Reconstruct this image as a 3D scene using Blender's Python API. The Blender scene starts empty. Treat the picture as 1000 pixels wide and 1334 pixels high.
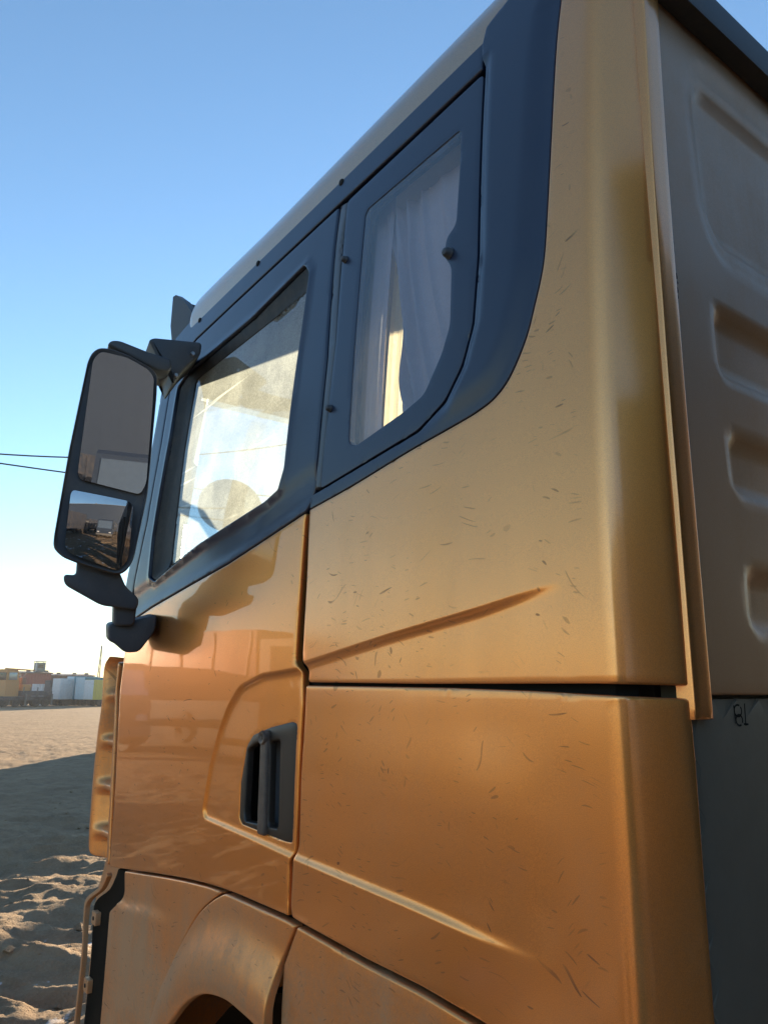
import bpy, bmesh, math, random
import numpy as np
from mathutils import Vector, Matrix
from mathutils.geometry import delaunay_2d_cdt

random.seed(7)
rad = math.radians
scene = bpy.context.scene
COL = scene.collection

# ------------------------------------------------------------------ camera
cam_data = bpy.data.cameras.new('camera')
cam = bpy.data.objects.new('camera', cam_data)
COL.objects.link(cam)
scene.camera = cam
cam_data.sensor_fit = 'HORIZONTAL'
cam_data.sensor_width = 36.0
cam_data.lens = 34.74
cam_data.clip_start = 0.02
cam_data.clip_end = 9000.0
CAM_R = ((-0.59374, 0.18656, 0.78273), (-0.80464, -0.14330, -0.57621), (0.00467, -0.97194, 0.23519))
mw = Matrix(((CAM_R[0][0], -CAM_R[0][1], -CAM_R[0][2]),
             (CAM_R[1][0], -CAM_R[1][1], -CAM_R[1][2]),
             (CAM_R[2][0], -CAM_R[2][1], -CAM_R[2][2]))).to_4x4()
mw.translation = Vector((-0.512, 0.67, 1.75))
cam.matrix_world = mw

# ------------------------------------------------------------------ light
SUN_EL = rad(8.5)          # low winter sun, front right of the truck
SUN_AZ = rad(-43.0)        # measured from the truck's forward axis (+X)
sun_dir = Vector((math.cos(SUN_AZ) * math.cos(SUN_EL), math.sin(SUN_AZ) * math.cos(SUN_EL), math.sin(SUN_EL)))
world = bpy.data.worlds.new('World')
scene.world = world
world.use_nodes = True
wn = world.node_tree.nodes
wl = world.node_tree.links
wn.clear()
sky = wn.new('ShaderNodeTexSky')
sky.sky_type = 'NISHITA'
sky.sun_disc = False
sky.sun_elevation = SUN_EL
sky.sun_rotation = math.pi / 2 - SUN_AZ
sky.air_density = 1.4
sky.altitude = 2000.0
sky.dust_density = 0.4
sky.ozone_density = 2.9
bg = wn.new('ShaderNodeBackground')
bg.inputs['Strength'].default_value = 0.086
wo = wn.new('ShaderNodeOutputWorld')
wl.new(sky.outputs['Color'], bg.inputs['Color'])
wl.new(bg.outputs['Background'], wo.inputs['Surface'])

sun_data = bpy.data.lights.new('sun', 'SUN')
sun_data.energy = 5.0
sun_data.angle = rad(0.5)
sun_data.color = (1.0, 0.78, 0.52)
sun = bpy.data.objects.new('sun', sun_data)
COL.objects.link(sun)
sun.rotation_euler = sun_dir.to_track_quat('Z', 'Y').to_euler()

scene.view_settings.view_transform = 'Standard'
scene.view_settings.look = 'None'
scene.view_settings.gamma = 1.0
scene.view_settings.use_curve_mapping = False
scene.view_settings.exposure = 2.05
scene.cycles.use_denoising = True
scene.cycles.max_bounces = 10
scene.cycles.transparent_max_bounces = 16
scene.cycles.caustics_reflective = False
scene.cycles.caustics_refractive = False
scene.cycles.sample_clamp_indirect = 6.0

# ------------------------------------------------------------------ materials
MATS = {}

def newmat(name):
    m = bpy.data.materials.new(name)
    m.use_nodes = True
    nt = m.node_tree
    nt.nodes.clear()
    out = nt.nodes.new('ShaderNodeOutputMaterial')
    MATS[name] = m
    return m, nt, out

class NB:
    """tiny node builder"""
    def __init__(self, nt):
        self.nt = nt
    def n(self, typ, **kw):
        nd = self.nt.nodes.new(typ)
        for k, v in kw.items():
            if k == 'ins':
                for kk, vv in v.items():
                    if hasattr(vv, 'is_output') or isinstance(vv, bpy.types.NodeSocket):
                        self.nt.links.new(vv, nd.inputs[kk])
                    else:
                        nd.inputs[kk].default_value = vv
            else:
                setattr(nd, k, v)
        return nd
    def math(self, op, a, b=0.0, c=0.0, clamp=False):
        nd = self.n('ShaderNodeMath', operation=op, use_clamp=clamp)
        for i, v in enumerate((a, b, c)):
            if isinstance(v, bpy.types.NodeSocket):
                self.nt.links.new(v, nd.inputs[i])
            else:
                nd.inputs[i].default_value = v
        return nd.outputs[0]
    def ramp(self, fac, lo, hi, a=0.0, b=1.0):
        nd = self.n('ShaderNodeMapRange', ins={0: fac, 1: lo, 2: hi, 3: a, 4: b})
        nd.interpolation_type = 'SMOOTHSTEP'
        return nd.outputs[0]
    def mix(self, fac, a, b):
        nd = self.n('ShaderNodeMix', data_type='RGBA')
        for k, v in ((0, fac), (6, a), (7, b)):
            if isinstance(v, bpy.types.NodeSocket):
                self.nt.links.new(v, nd.inputs[k])
            else:
                nd.inputs[k].default_value = v if k == 0 else (*v, 1.0)
        return nd.outputs[2]
    def coords(self, scale=(1, 1, 1), rot=(0, 0, 0), loc=(0, 0, 0)):
        tc = self.n('ShaderNodeTexCoord')
        mp = self.n('ShaderNodeMapping', ins={'Scale': scale, 'Rotation': rot, 'Location': loc})
        self.nt.links.new(tc.outputs['Object'], mp.inputs['Vector'])
        return mp.outputs[0]
    def noise(self, vec, scale, detail=4.0, rough=0.55, dist=0.0):
        return self.n('ShaderNodeTexNoise', ins={'Vector': vec, 'Scale': scale, 'Detail': detail, 'Roughness': rough, 'Distortion': dist}).outputs[0]
    def bump(self, h, strength, dist=0.01):
        return self.n('ShaderNodeBump', ins={'Height': h, 'Strength': strength, 'Distance': dist}).outputs[0]

def simple(name, col, rough=0.6, metal=0.0, coat=0.0, var=0.15, scale=9.0, bump=0.0, spec=0.5, dust=0.0, dustcol=(0.30, 0.22, 0.15)):
    m, nt, out = newmat(name)
    b = NB(nt)
    v = b.coords()
    nz = b.noise(v, scale, 5.0, 0.6)
    lo = tuple(max(0, c * (1 - var)) for c in col)
    hi = tuple(min(1, c * (1 + var)) for c in col)
    c = b.mix(nz, lo, hi)
    if dust > 0:
        nd = b.noise(v, scale * 0.6, 8.0, 0.7)
        c = b.mix(b.math('MULTIPLY', b.ramp(nd, 0.35, 0.75), dust), c, dustcol)
    p = b.n('ShaderNodeBsdfPrincipled', ins={'Roughness': rough, 'Metallic': metal, 'Coat Weight': coat, 'Specular IOR Level': spec})
    nt.links.new(c, p.inputs['Base Color'])
    if bump:
        nt.links.new(b.bump(b.noise(v, scale * 14, 4.0, 0.6), bump, 0.002), p.inputs['Normal'])
    nt.links.new(p.outputs[0], out.inputs[0])
    return m

def gold_paint(name, dust_base, coat_rough, specks, glow_rough=0.30, coat_ior=1.55, base=(0.97, 0.345, 0.060)):
    """metallic gold paint with road dust, vertical run marks and small dark flecks"""
    m, nt, out = newmat(name)
    b = NB(nt)
    v = b.coords()
    tc = b.n('ShaderNodeTexCoord')
    sep = b.n('ShaderNodeSeparateXYZ', ins={0: tc.outputs['Object']})
    z = sep.outputs[2]
    flake = b.noise(v, 900.0, 2.0, 0.5)
    col = b.mix(b.ramp(flake, 0.3, 0.7), tuple(c * 0.86 for c in base), tuple(min(1, c * 1.12) for c in base))
    # dust: more of it low down on the body, in soft vertical runs
    low = b.ramp(z, 1.15, 1.46, 1.0, 0.0)
    runs = b.noise(b.coords(scale=(15, 15, 1.6)), 1.0, 6.0, 0.65)
    cloud = b.noise(v, 3.2, 6.0, 0.6)
    fine = b.noise(v, 160.0, 6.0, 0.75)
    amt = b.math('ADD', dust_base, b.math('MULTIPLY', low, 0.42))
    d1 = b.math('MULTIPLY', b.ramp(runs, 0.34, 0.72, 0.70, 1.25), amt)
    d2 = b.math('MULTIPLY', d1, b.ramp(cloud, 0.32, 0.68, 0.4, 1.6))
    d3 = b.math('MULTIPLY', d2, b.ramp(fine, 0.3, 0.7, 0.7, 1.3), clamp=True)
    # flecks: short dark dashes lying mostly along the travel direction
    fl = 0.0
    if specks > 0:
        parts = []
        for k, (sc, rot, st, th, lo, w_) in enumerate(((62.0, 0.45, 5.0, 0.090, 0.45, 1.0), (80.0, 0.12, 6.5, 0.11, 0.46, 0.9), (58.0, -1.1, 5.0, 0.085, 0.50, 1.0), (150.0, 0.08, 7.0, 0.17, 0.40, 0.6), (30.0, 0.9, 3.0, 0.035, 0.52, 1.0))):
            wn_ = b.n('ShaderNodeTexNoise', ins={'Vector': b.coords(loc=(k * 2.3, 0.7, k)), 'Scale': 4.0, 'Detail': 2.0})
            off = b.n('ShaderNodeVectorMath', operation='MULTIPLY', ins={0: wn_.outputs['Color'], 1: (0.30, 0.0, 0.30)})
            add = b.n('ShaderNodeVectorMath', operation='ADD', ins={0: b.coords(rot=(0, rot, 0), loc=(k * 3.7, 0, k * 1.9)), 1: off.outputs[0]})
            cs = b.n('ShaderNodeSeparateXYZ', ins={0: add.outputs[0]})
            cmb = b.n('ShaderNodeCombineXYZ', ins={0: b.math('MULTIPLY', cs.outputs[0], sc / st), 1: b.math('MULTIPLY', cs.outputs[2], sc)})
            vo = b.n('ShaderNodeTexVoronoi', voronoi_dimensions='2D', ins={'Vector': cmb.outputs[0], 'Scale': 1.0, 'Randomness': 1.0})
            gate = b.n('ShaderNodeSeparateColor', ins={0: vo.outputs['Color']})
            g = b.math('GREATER_THAN', gate.outputs[0], 1.0 - 0.40 * specks)
            g2 = b.math('MULTIPLY', g, b.ramp(b.noise(b.coords(loc=(k * 7, 0, 0)), 2.4, 5.0, 0.65), lo, lo + 0.14, 0.0, w_))
            szr = b.math('MULTIPLY', gate.outputs[1], th)
            parts.append(b.math('MULTIPLY', b.math('LESS_THAN', vo.outputs['Distance'], b.math('ADD', szr, 0.012)), g2))
        xg = b.ramp(sep.outputs[0], 0.005, 0.03)
        fl = parts[0]
        for q in parts[1:]:
            fl = b.math('MAXIMUM', fl, q)
    dustc = b.mix(cloud, (0.40, 0.20, 0.095), (0.50, 0.29, 0.155))
    p = b.n('ShaderNodeBsdfPrincipled', ins={'Metallic': 0.88, 'Roughness': glow_rough, 'Coat Weight': 1.0, 'Coat Roughness': coat_rough, 'Coat IOR': coat_ior})
    nt.links.new(col, p.inputs['Base Color'])
    wob = b.noise(v, 5.0, 2.0, 0.5)
    nt.links.new(b.bump(wob, 0.10, 0.004), p.inputs['Coat Normal'])
    nt.links.new(b.bump(b.math('ADD', wob, b.math('MULTIPLY', fine, 0.02)), 0.10, 0.004), p.inputs['Normal'])
    dd = b.n('ShaderNodeBsdfPrincipled', ins={'Roughness': 0.75, 'Specular IOR Level': 0.25})
    nt.links.new(dustc, dd.inputs['Base Color'])
    mx = b.n('ShaderNodeMixShader', ins={0: d3})
    nt.links.new(p.outputs[0], mx.inputs[1]); nt.links.new(dd.outputs[0], mx.inputs[2])
    last = mx
    if specks > 0:
        dk = b.n('ShaderNodeBsdfPrincipled', ins={'Base Color': (0.045, 0.022, 0.016, 1), 'Roughness': 0.8})
        mx2 = b.n('ShaderNodeMixShader', ins={0: b.math('MULTIPLY', b.math('MULTIPLY', fl, xg), 0.62)})
        nt.links.new(mx.outputs[0], mx2.inputs[1]); nt.links.new(dk.outputs[0], mx2.inputs[2])
        last = mx2
    nt.links.new(last.outputs[0], out.inputs[0])
    return m

gold_paint('gold_door', 0.09, 0.018, 0.3, 0.32, 1.5)
gold_paint('gold_side', 0.12, 0.13, 1.0, 0.29, 1.8)
gold_paint('gold_lower', 0.34, 0.22, 0.7, 0.38, 1.6)
gold_paint('gold_rear', 0.34, 0.35, 0.0, 0.5, 1.4, (0.46, 0.27, 0.15))  # same gold, with the rear wall's shade darkened into its base
gold_paint('gold_roof', 0.08, 0.10, 0.0, 0.30, 2.0, (0.58, 0.34, 0.17))  # same gold, base greyed to carry the reflected sky

def black_gloss(name, col, rough, coat, dust):
    m, nt, out = newmat(name)
    b = NB(nt)
    v = b.coords()
    n1 = b.noise(v, 7.0, 7.0, 0.65)
    n2 = b.noise(v, 220.0, 4.0, 0.7)
    d = b.math('MULTIPLY', b.math('MULTIPLY', b.ramp(n1, 0.3, 0.75), b.ramp(n2, 0.3, 0.7, 0.5, 1.2)), dust)
    p = b.n('ShaderNodeBsdfPrincipled', ins={'Base Color': (*col, 1), 'Roughness': rough, 'Coat Weight': coat, 'Coat Roughness': 0.16})
    nt.links.new(b.math('ADD', rough, b.math('MULTIPLY', n1, 0.12)), p.inputs['Roughness'])
    dd = b.n('ShaderNodeBsdfDiffuse', ins={'Color': (0.30, 0.26, 0.22, 1)})
    mx = b.n('ShaderNodeMixShader', ins={0: d})
    nt.links.new(p.outputs[0], mx.inputs[1]); nt.links.new(dd.outputs[0], mx.inputs[2])
    nt.links.new(mx.outputs[0], out.inputs[0])
black_gloss('trim_dark', (0.007, 0.016, 0.045), 0.32, 0.35, 0.025)
black_gloss('trim_strip', (0.05, 0.06, 0.075), 0.30, 0.4, 0.15)
black_gloss('plastic_black', (0.040, 0.050, 0.066), 0.50, 0.0, 0.14)  # veil glare put into the base: black plastic lifted to blue-grey
black_gloss('plastic_worn', (0.024, 0.017, 0.013), 0.38, 0.0, 0.06)
simple('rubber', (0.012, 0.013, 0.015), 0.6, var=0.3, scale=30, dust=0.15)
simple('gap_black', (0.006, 0.006, 0.006), 0.9, var=0.2)
simple('under_black', (0.012, 0.011, 0.009), 0.85, var=0.4, scale=5, spec=0.05, dust=0.15, dustcol=(0.12, 0.085, 0.055))
simple('handle_grip', (0.085, 0.062, 0.050), 0.55, var=0.35, scale=60, dust=0.4, dustcol=(0.22, 0.16, 0.12))
simple('gold_shadow', (0.085, 0.045, 0.02), 0.6, var=0.3)
simple('chassis', (0.03, 0.028, 0.027), 0.6, var=0.3, dust=0.6, dustcol=(0.16, 0.11, 0.07))
simple('rear_panel', (0.16, 0.145, 0.118), 0.5, var=0.25, scale=6, dust=0.45, dustcol=(0.11, 0.09, 0.07), bump=0.1)
simple('body_dark', (0.034, 0.034, 0.036), 0.6, var=0.2, scale=4, dust=0.1)
simple('liner', (0.30, 0.29, 0.27), 0.9, var=0.1, scale=40, bump=0.2)
simple('dash', (0.06, 0.062, 0.066), 0.6, var=0.15)
simple('seat_cloth', (0.13, 0.12, 0.115), 0.9, var=0.2, scale=30, bump=0.3)
simple('curtain_cloth', (0.46, 0.40, 0.42), 0.9, var=0.12, scale=14, bump=0.2)
simple('steel', (0.55, 0.55, 0.55), 0.3, metal=1.0, var=0.1)
simple('tyre', (0.016, 0.015, 0.015), 0.85, var=0.3, dust=0.6, dustcol=(0.16, 0.115, 0.075))
simple('rim', (0.22, 0.21, 0.20), 0.45, metal=0.6, var=0.2, dust=0.4)
simple('lamp_red', (0.35, 0.02, 0.015), 0.25, var=0.1)
simple('lamp_clear', (0.55, 0.55, 0.56), 0.15, var=0.1)

m, nt, out = newmat('mirror_glass')
b = NB(nt)
g = b.n('ShaderNodeBsdfGlossy', ins={'Color': (0.32, 0.325, 0.35, 1), 'Roughness': 0.012})
d = b.n('ShaderNodeBsdfDiffuse', ins={'Color': (0.25, 0.23, 0.21, 1)})
mx = b.n('ShaderNodeMixShader', ins={0: b.ramp(b.noise(b.coords(), 18.0, 8.0, 0.7), 0.35, 0.9, 0.02, 0.20)})
nt.links.new(g.outputs[0], mx.inputs[1]); nt.links.new(d.outputs[0], mx.inputs[2]); nt.links.new(mx.outputs[0], out.inputs[0])

def pane(name, tint, dust, dustcol, gloss=1.0, streaks=False, mirror=(1, 1, 1)):
    """thin dusty glass: clear, reflective by Fresnel, with a film of dust that glows when the sun is behind it"""
    m, nt, out = newmat(name)
    b = NB(nt)
    v = b.coords()
    tr = b.n('ShaderNodeBsdfTransparent', ins={'Color': (*tint, 1)})
    n1 = b.noise(v, 9.0, 6.0, 0.6)
    n2 = b.noise(v, 260.0, 3.0, 0.7)
    amt = b.math('MULTIPLY', b.math('MULTIPLY', b.ramp(n1, 0.25, 0.8, 0.7, 1.25), b.ramp(n2, 0.3, 0.7, 0.80, 1.20)), dust)
    if streaks:
        for k, (rot, sc, lo) in enumerate(((0.55, 26.0, 0.66), (0.62, 17.0, 0.67))):
            st = b.noise(b.coords(scale=(0.9, 1, sc), rot=(0, rot, 0), loc=(k * 5.1, 0, 2.3 * k)), 2.0, 1.5, 0.5)
            amt = b.math('ADD', amt, b.math('MULTIPLY', b.ramp(st, lo, lo + 0.06), dust * 1.0))
    tl = b.n('ShaderNodeBsdfTranslucent', ins={'Color': (*dustcol, 1)})
    df = b.n('ShaderNodeBsdfDiffuse', ins={'Color': (*dustcol, 1)})
    dm = b.n('ShaderNodeMixShader', ins={0: 0.25})
    nt.links.new(tl.outputs[0], dm.inputs[1]); nt.links.new(df.outputs[0], dm.inputs[2])
    m1 = b.n('ShaderNodeMixShader', ins={0: amt})
    nt.links.new(tr.outputs[0], m1.inputs[1]); nt.links.new(dm.outputs[0], m1.inputs[2])
    gl = b.n('ShaderNodeBsdfGlossy', ins={'Color': (*mirror, 1), 'Roughness': 0.015})
    geo = b.n('ShaderNodeNewGeometry')
    fr = b.n('ShaderNodeFresnel', ins={'IOR': b.math('MULTIPLY_ADD', geo.outputs['Backfacing'], 1 / 1.5 - 1.5, 1.5)})   # thin pane: same from both sides
    m2 = b.n('ShaderNodeMixShader', ins={0: b.math('MULTIPLY', fr.outputs[0], gloss, clamp=True)})
    nt.links.new(m1.outputs[0], m2.inputs[1]); nt.links.new(gl.outputs[0], m2.inputs[2])
    nt.links.new(m2.outputs[0], out.inputs[0])
pane('pane_door', (0.52, 0.63, 0.70), 0.46, (0.78, 0.84, 0.82), 1.1, True)
pane('pane_tint', (0.82, 0.86, 0.92), 0.15, (0.66, 0.70, 0.76), 1.5)
pane('pane_clear', (0.84, 0.90, 0.91), 0.03, (0.75, 0.70, 0.60), 1.2)

m, nt, out = newmat('sheer_cloth')
b = NB(nt)
tl = b.n('ShaderNodeBsdfTranslucent', ins={'Color': (0.86, 0.76, 0.50, 1)})
df = b.n('ShaderNodeBsdfDiffuse', ins={'Color': (0.80, 0.74, 0.60, 1)})
mx = b.n('ShaderNodeMixShader', ins={0: b.ramp(b.noise(b.coords(scale=(1, 1, 0.2)), 300.0, 3.0, 0.6), 0.3, 0.7, 0.25, 0.5)})
nt.links.new(tl.outputs[0], mx.inputs[1]); nt.links.new(df.outputs[0], mx.inputs[2]); nt.links.new(mx.outputs[0], out.inputs[0])

# ground: frozen, rutted sandy earth with a few crusts of old snow
m, nt, out = newmat('earth')
b = NB(nt)
tc = b.n('ShaderNodeTexCoord')
v = tc.outputs['Object']
n1 = b.noise(v, 0.55, 8.0, 0.7)
n2 = b.noise(v, 3.0, 8.0, 0.65)
n3 = b.noise(v, 40.0, 6.0, 0.7)
c = b.mix(b.ramp(n1, 0.3, 0.7), (0.25, 0.168, 0.098), (0.34, 0.238, 0.145))
c = b.mix(b.ramp(n2, 0.38, 0.68, 0.0, 0.75), c, (0.21, 0.14, 0.085))
c = b.mix(b.ramp(n3, 0.4, 0.8, 0.0, 0.5), c, (0.39, 0.295, 0.195))
sep = b.n('ShaderNodeSeparateXYZ', ins={0: v})
sn = b.noise(v, 2.1, 5.0, 0.62)
nearx = b.ramp(sep.outputs[0], 6.0, 8.5, 1.0, 0.0)
lowz = b.ramp(sep.outputs[2], -0.02, 0.03, 1.0, 0.0)
sf = b.math('MULTIPLY', b.ramp(sn, 0.60, 0.63), b.math('MULTIPLY', nearx, lowz))
c = b.mix(b.math('MULTIPLY', sf, 0.85), c, (0.74, 0.76, 0.80))
p = b.n('ShaderNodeBsdfPrincipled', ins={'Roughness': 0.95, 'Specular IOR Level': 0.15})
nt.links.new(c, p.inputs['Base Color'])
nt.links.new(b.bump(b.math('ADD', b.math('MULTIPLY', n2, 1.0), b.math('MULTIPLY', n3, 0.25)), 1.0, 0.11), p.inputs['Normal'])
nt.links.new(p.outputs[0], out.inputs[0])

# ------------------------------------------------------------------ object helpers
def link_mesh(name, me, mat, parent=None, loc=None):
    o = bpy.data.objects.new(name, me)
    COL.objects.link(o)
    if mat and not me.materials:
        me.materials.append(MATS[mat])
    if parent is not None:
        o.parent = parent
        if loc is not None:
            o.location = loc
    elif loc is not None:
        o.location = loc
    return o

def smooth(me, angle=35):
    me.polygons.foreach_set('use_smooth', [True] * len(me.polygons))
    me.set_sharp_from_angle(angle=rad(angle))

def from_py(name, vs, fs):
    me = bpy.data.meshes.new(name)
    me.from_pydata([tuple(x) for x in vs], [], fs)
    me.update()
    return me

def thing(name, label, cat, loc=(0, 0, 0), rotz=0.0, group=None):
    o = bpy.data.objects.new(name, None)
    COL.objects.link(o)
    o.empty_display_size = 0.2
    o.location = loc
    o.rotation_euler = (0, 0, rotz)
    tag(o, label, cat, group)
    return o

def tag(o, label, cat, group=None):
    o['label'] = label
    o['category'] = cat
    if group:
        o['group'] = group
    return o

def bm_obj(name, bm, mat, parent=None, loc=None, bevel=0.0, seg=2, angle=35):
    if bevel > 0:
        es = [e for e in bm.edges if len(e.link_faces) == 2 and e.calc_face_angle(0) > 0.5]
        if es:
            bmesh.ops.bevel(bm, geom=es, offset=bevel, segments=seg, profile=0.7, affect='EDGES', clamp_overlap=True)
    bmesh.ops.recalc_face_normals(bm, faces=bm.faces)
    me = bpy.data.meshes.new(name)
    bm.to_mesh(me); bm.free()
    smooth(me, angle)
    return link_mesh(name, me, mat, parent, loc)

def bm_box(bm, c, s, rot=None):
    r = bmesh.ops.create_cube(bm, size=1.0)
    M4 = Matrix.Translation(Vector(c)) @ (rot.to_4x4() if rot else Matrix.Identity(4)) @ Matrix.Diagonal((*s, 1.0))
    bmesh.ops.transform(bm, matrix=M4, verts=r['verts'])
    return r['verts']

def box(name, c, s, mat, parent=None, bevel=0.01, rot=None, loc=None):
    bm = bmesh.new()
    bm_box(bm, c, s, rot)
    return bm_obj(name, bm, mat, parent, loc, bevel)

def bm_tube(bm, pts, r, seg=10, cap=True):
    pts = [Vector(p) for p in pts]
    rs = r if isinstance(r, (list, tuple)) else [r] * len(pts)
    rings = []
    up = Vector((0.13, 0.21, 0.97))
    for i, p in enumerate(pts):
        t = (pts[min(i + 1, len(pts) - 1)] - pts[max(i - 1, 0)]).normalized()
        a = t.cross(up)
        if a.length < 1e-3:
            a = t.cross(Vector((1, 0, 0)))
        a.normalize(); bb = t.cross(a).normalized()
        rings.append([bm.verts.new(p + (a * math.cos(q) + bb * math.sin(q)) * rs[i]) for q in [2 * math.pi * k / seg for k in range(seg)]])
    for i in range(len(rings) - 1):
        for k in range(seg):
            bm.faces.new((rings[i][k], rings[i][(k + 1) % seg], rings[i + 1][(k + 1) % seg], rings[i + 1][k]))
    if cap:
        bm.faces.new(rings[0][::-1]); bm.faces.new(rings[-1])

def tube(name, pts, r, mat, parent=None, seg=10):
    bm = bmesh.new()
    bm_tube(bm, pts, r, seg)
    return bm_obj(name, bm, mat, parent)

def lathe(name, prof, mat, parent=None, seg=32, axis='y', loc=None, rot=None):
    """prof: list of (radius, offset along the axis)"""
    bm = bmesh.new()
    rings = []
    for r, h in prof:
        ring = []
        for k in range(seg):
            q = 2 * math.pi * k / seg
            if axis == 'y':
                co = (r * math.cos(q), h, r * math.sin(q))
            elif axis == 'z':
                co = (r * math.cos(q), r * math.sin(q), h)
            else:
                co = (h, r * math.cos(q), r * math.sin(q))
            ring.append(bm.verts.new(co))
        rings.append(ring)
    for i in range(len(rings) - 1):
        for k in range(seg):
            bm.faces.new((rings[i][k], rings[i][(k + 1) % seg], rings[i + 1][(k + 1) % seg], rings[i + 1][k]))
    o = bm_obj(name, bm, mat, parent, loc, 0, angle=40)
    if rot:
        o.rotation_euler = rot
    return o

def prism(name, pts2, o0, e1, e2, n, t0, t1, mat, parent=None, bevel=0.004, seg=2):
    """outline in a plane (o0, e1, e2), pushed from t0 to t1 along n"""
    bm = bmesh.new()
    o0, e1, e2, n = (Vector(q) for q in (o0, e1, e2, n))
    A = [bm.verts.new(o0 + e1 * a + e2 * c + n * t0) for a, c in pts2]
    B = [bm.verts.new(o0 + e1 * a + e2 * c + n * t1) for a, c in pts2]
    bm.faces.new(A); bm.faces.new(B[::-1])
    for i in range(len(A)):
        j = (i + 1) % len(A)
        bm.faces.new((A[i], B[i], B[j], A[j]))
    return bm_obj(name, bm, mat, parent, None, bevel, seg)

# ------------------------------------------------------------------ the cab's side surface
ZB, KL, XF, KF = 1.75, 0.06, 2.0, 0.45

def _corner():
    """plan of the rear corner: a soft bend, a flat facet, then the rear-facing flange"""
    c1 = np.array([-0.012, 0.0]); c2 = np.array([-0.054, -0.0728]); t1 = 0.012; t2 = 0.008
    e = (c2 - c1) / np.linalg.norm(c2 - c1)
    P = []
    for s in np.linspace(0, 1, 25):
        P.append((1 - s) ** 2 * (c1 + [t1, 0]) + 2 * s * (1 - s) * c1 + s * s * (c1 + e * t1))
    for s in np.linspace(0, 1, 15):
        P.append((1 - s) ** 2 * (c2 - e * t2) + 2 * s * (1 - s) * c2 + s * s * (c2 + [0, -t2]))
    P.append(c2 + [0, -0.5])
    P = np.array(P)
    L = np.concatenate([[0], np.cumsum(np.linalg.norm(np.diff(P, axis=0), axis=1))])
    T = np.gradient(P, axis=0); T /= np.linalg.norm(T, axis=1)[:, None]
    T[0] = (-1, 0); T[-1] = (0, -1); T[-2] = (0, -1)
    return L, P, np.stack([T[:, 1], -T[:, 0]], 1)
CL_, CP_, CN_ = _corner()

def S(u, z, n):
    """u: metres along the side (forward); below 0 it runs round the rear corner. z: height. n: offset outward."""
    u = np.asarray(u, float); z = np.asarray(z, float); n = np.asarray(n, float) + 0 * u
    f = np.maximum(0, u - XF)
    nx = np.where(u > XF, 2 * KF * f, 0.0); ny = np.ones_like(u)
    l = np.hypot(nx, ny); nx = nx / l; ny = ny / l
    x = u.copy(); y = -KF * f ** 2
    c = u < 0
    x = np.where(c, np.interp(-u, CL_, CP_[:, 0]), x)
    y = np.where(c, np.interp(-u, CL_, CP_[:, 1]), y)
    nx = np.where(c, np.interp(-u, CL_, CN_[:, 0]), nx); ny = np.where(c, np.interp(-u, CL_, CN_[:, 1]), ny)
    lean = -KL * np.maximum(0, z - ZB) ** 2
    return np.stack([x + n * nx, y + n * ny + lean, z], 1)

def fillet(pts, r):
    out = []
    k = len(pts)
    for i in range(k):
        p0 = np.array(pts[i - 1], float); p1 = np.array(pts[i], float); p2 = np.array(pts[(i + 1) % k], float)
        a = p0 - p1; c = p2 - p1
        la = np.linalg.norm(a); lc = np.linalg.norm(c)
        if la < 1e-6 or lc < 1e-6:
            continue
        d = min(r, la * 0.48, lc * 0.48)
        q0 = p1 + a / la * d; q2 = p1 + c / lc * d
        m_ = 5 if d > 0.006 else 3
        for s in np.linspace(0, 1, m_):
            out.append((1 - s) ** 2 * q0 + 2 * s * (1 - s) * p1 + s * s * q2)
    return np.array(out)

def resample(poly, step):
    out = []
    k = len(poly)
    for i in range(k):
        a = poly[i]; c = poly[(i + 1) % k]
        L = np.linalg.norm(c - a)
        if L < 1e-5:
            continue
        m_ = max(1, int(math.ceil(L / step)))
        for j in range(m_):
            out.append(a + (c - a) * j / m_)
    return np.array(out)

def area2(p):
    return 0.5 * np.sum(p[:, 0] * np.roll(p[:, 1], -1) - np.roll(p[:, 0], -1) * p[:, 1])

def inside(P, poly):
    x, y = P[:, 0], P[:, 1]
    r = np.zeros(len(P), bool)
    k = len(poly)
    j = k - 1
    for i in range(k):
        xi, yi = poly[i]; xj, yj = poly[j]
        hit = ((yi > y) != (yj > y))
        if yi != yj:
            xs = (xj - xi) * (y - yi) / (yj - yi) + xi
            r ^= hit & (x < xs)
        j = i
    return r

def seg_dist(P, poly, closed=True):
    A = poly if closed else poly[:-1]
    B = np.roll(poly, -1, 0) if closed else poly[1:]
    best = np.full(len(P), 1e9)
    for i in range(len(A)):
        d = B[i] - A[i]; L2 = d.dot(d)
        if L2 < 1e-14:
            continue
        t = np.clip(((P - A[i]) @ d) / L2, 0, 1)
        q = P - (A[i] + t[:, None] * d)
        best = np.minimum(best, np.einsum('ij,ij->i', q, q))
    return np.sqrt(best)

def sstep(a, c, x):
    t = np.clip((x - a) / (c - a), 0, 1)
    return t * t * (3 - 2 * t)

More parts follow.
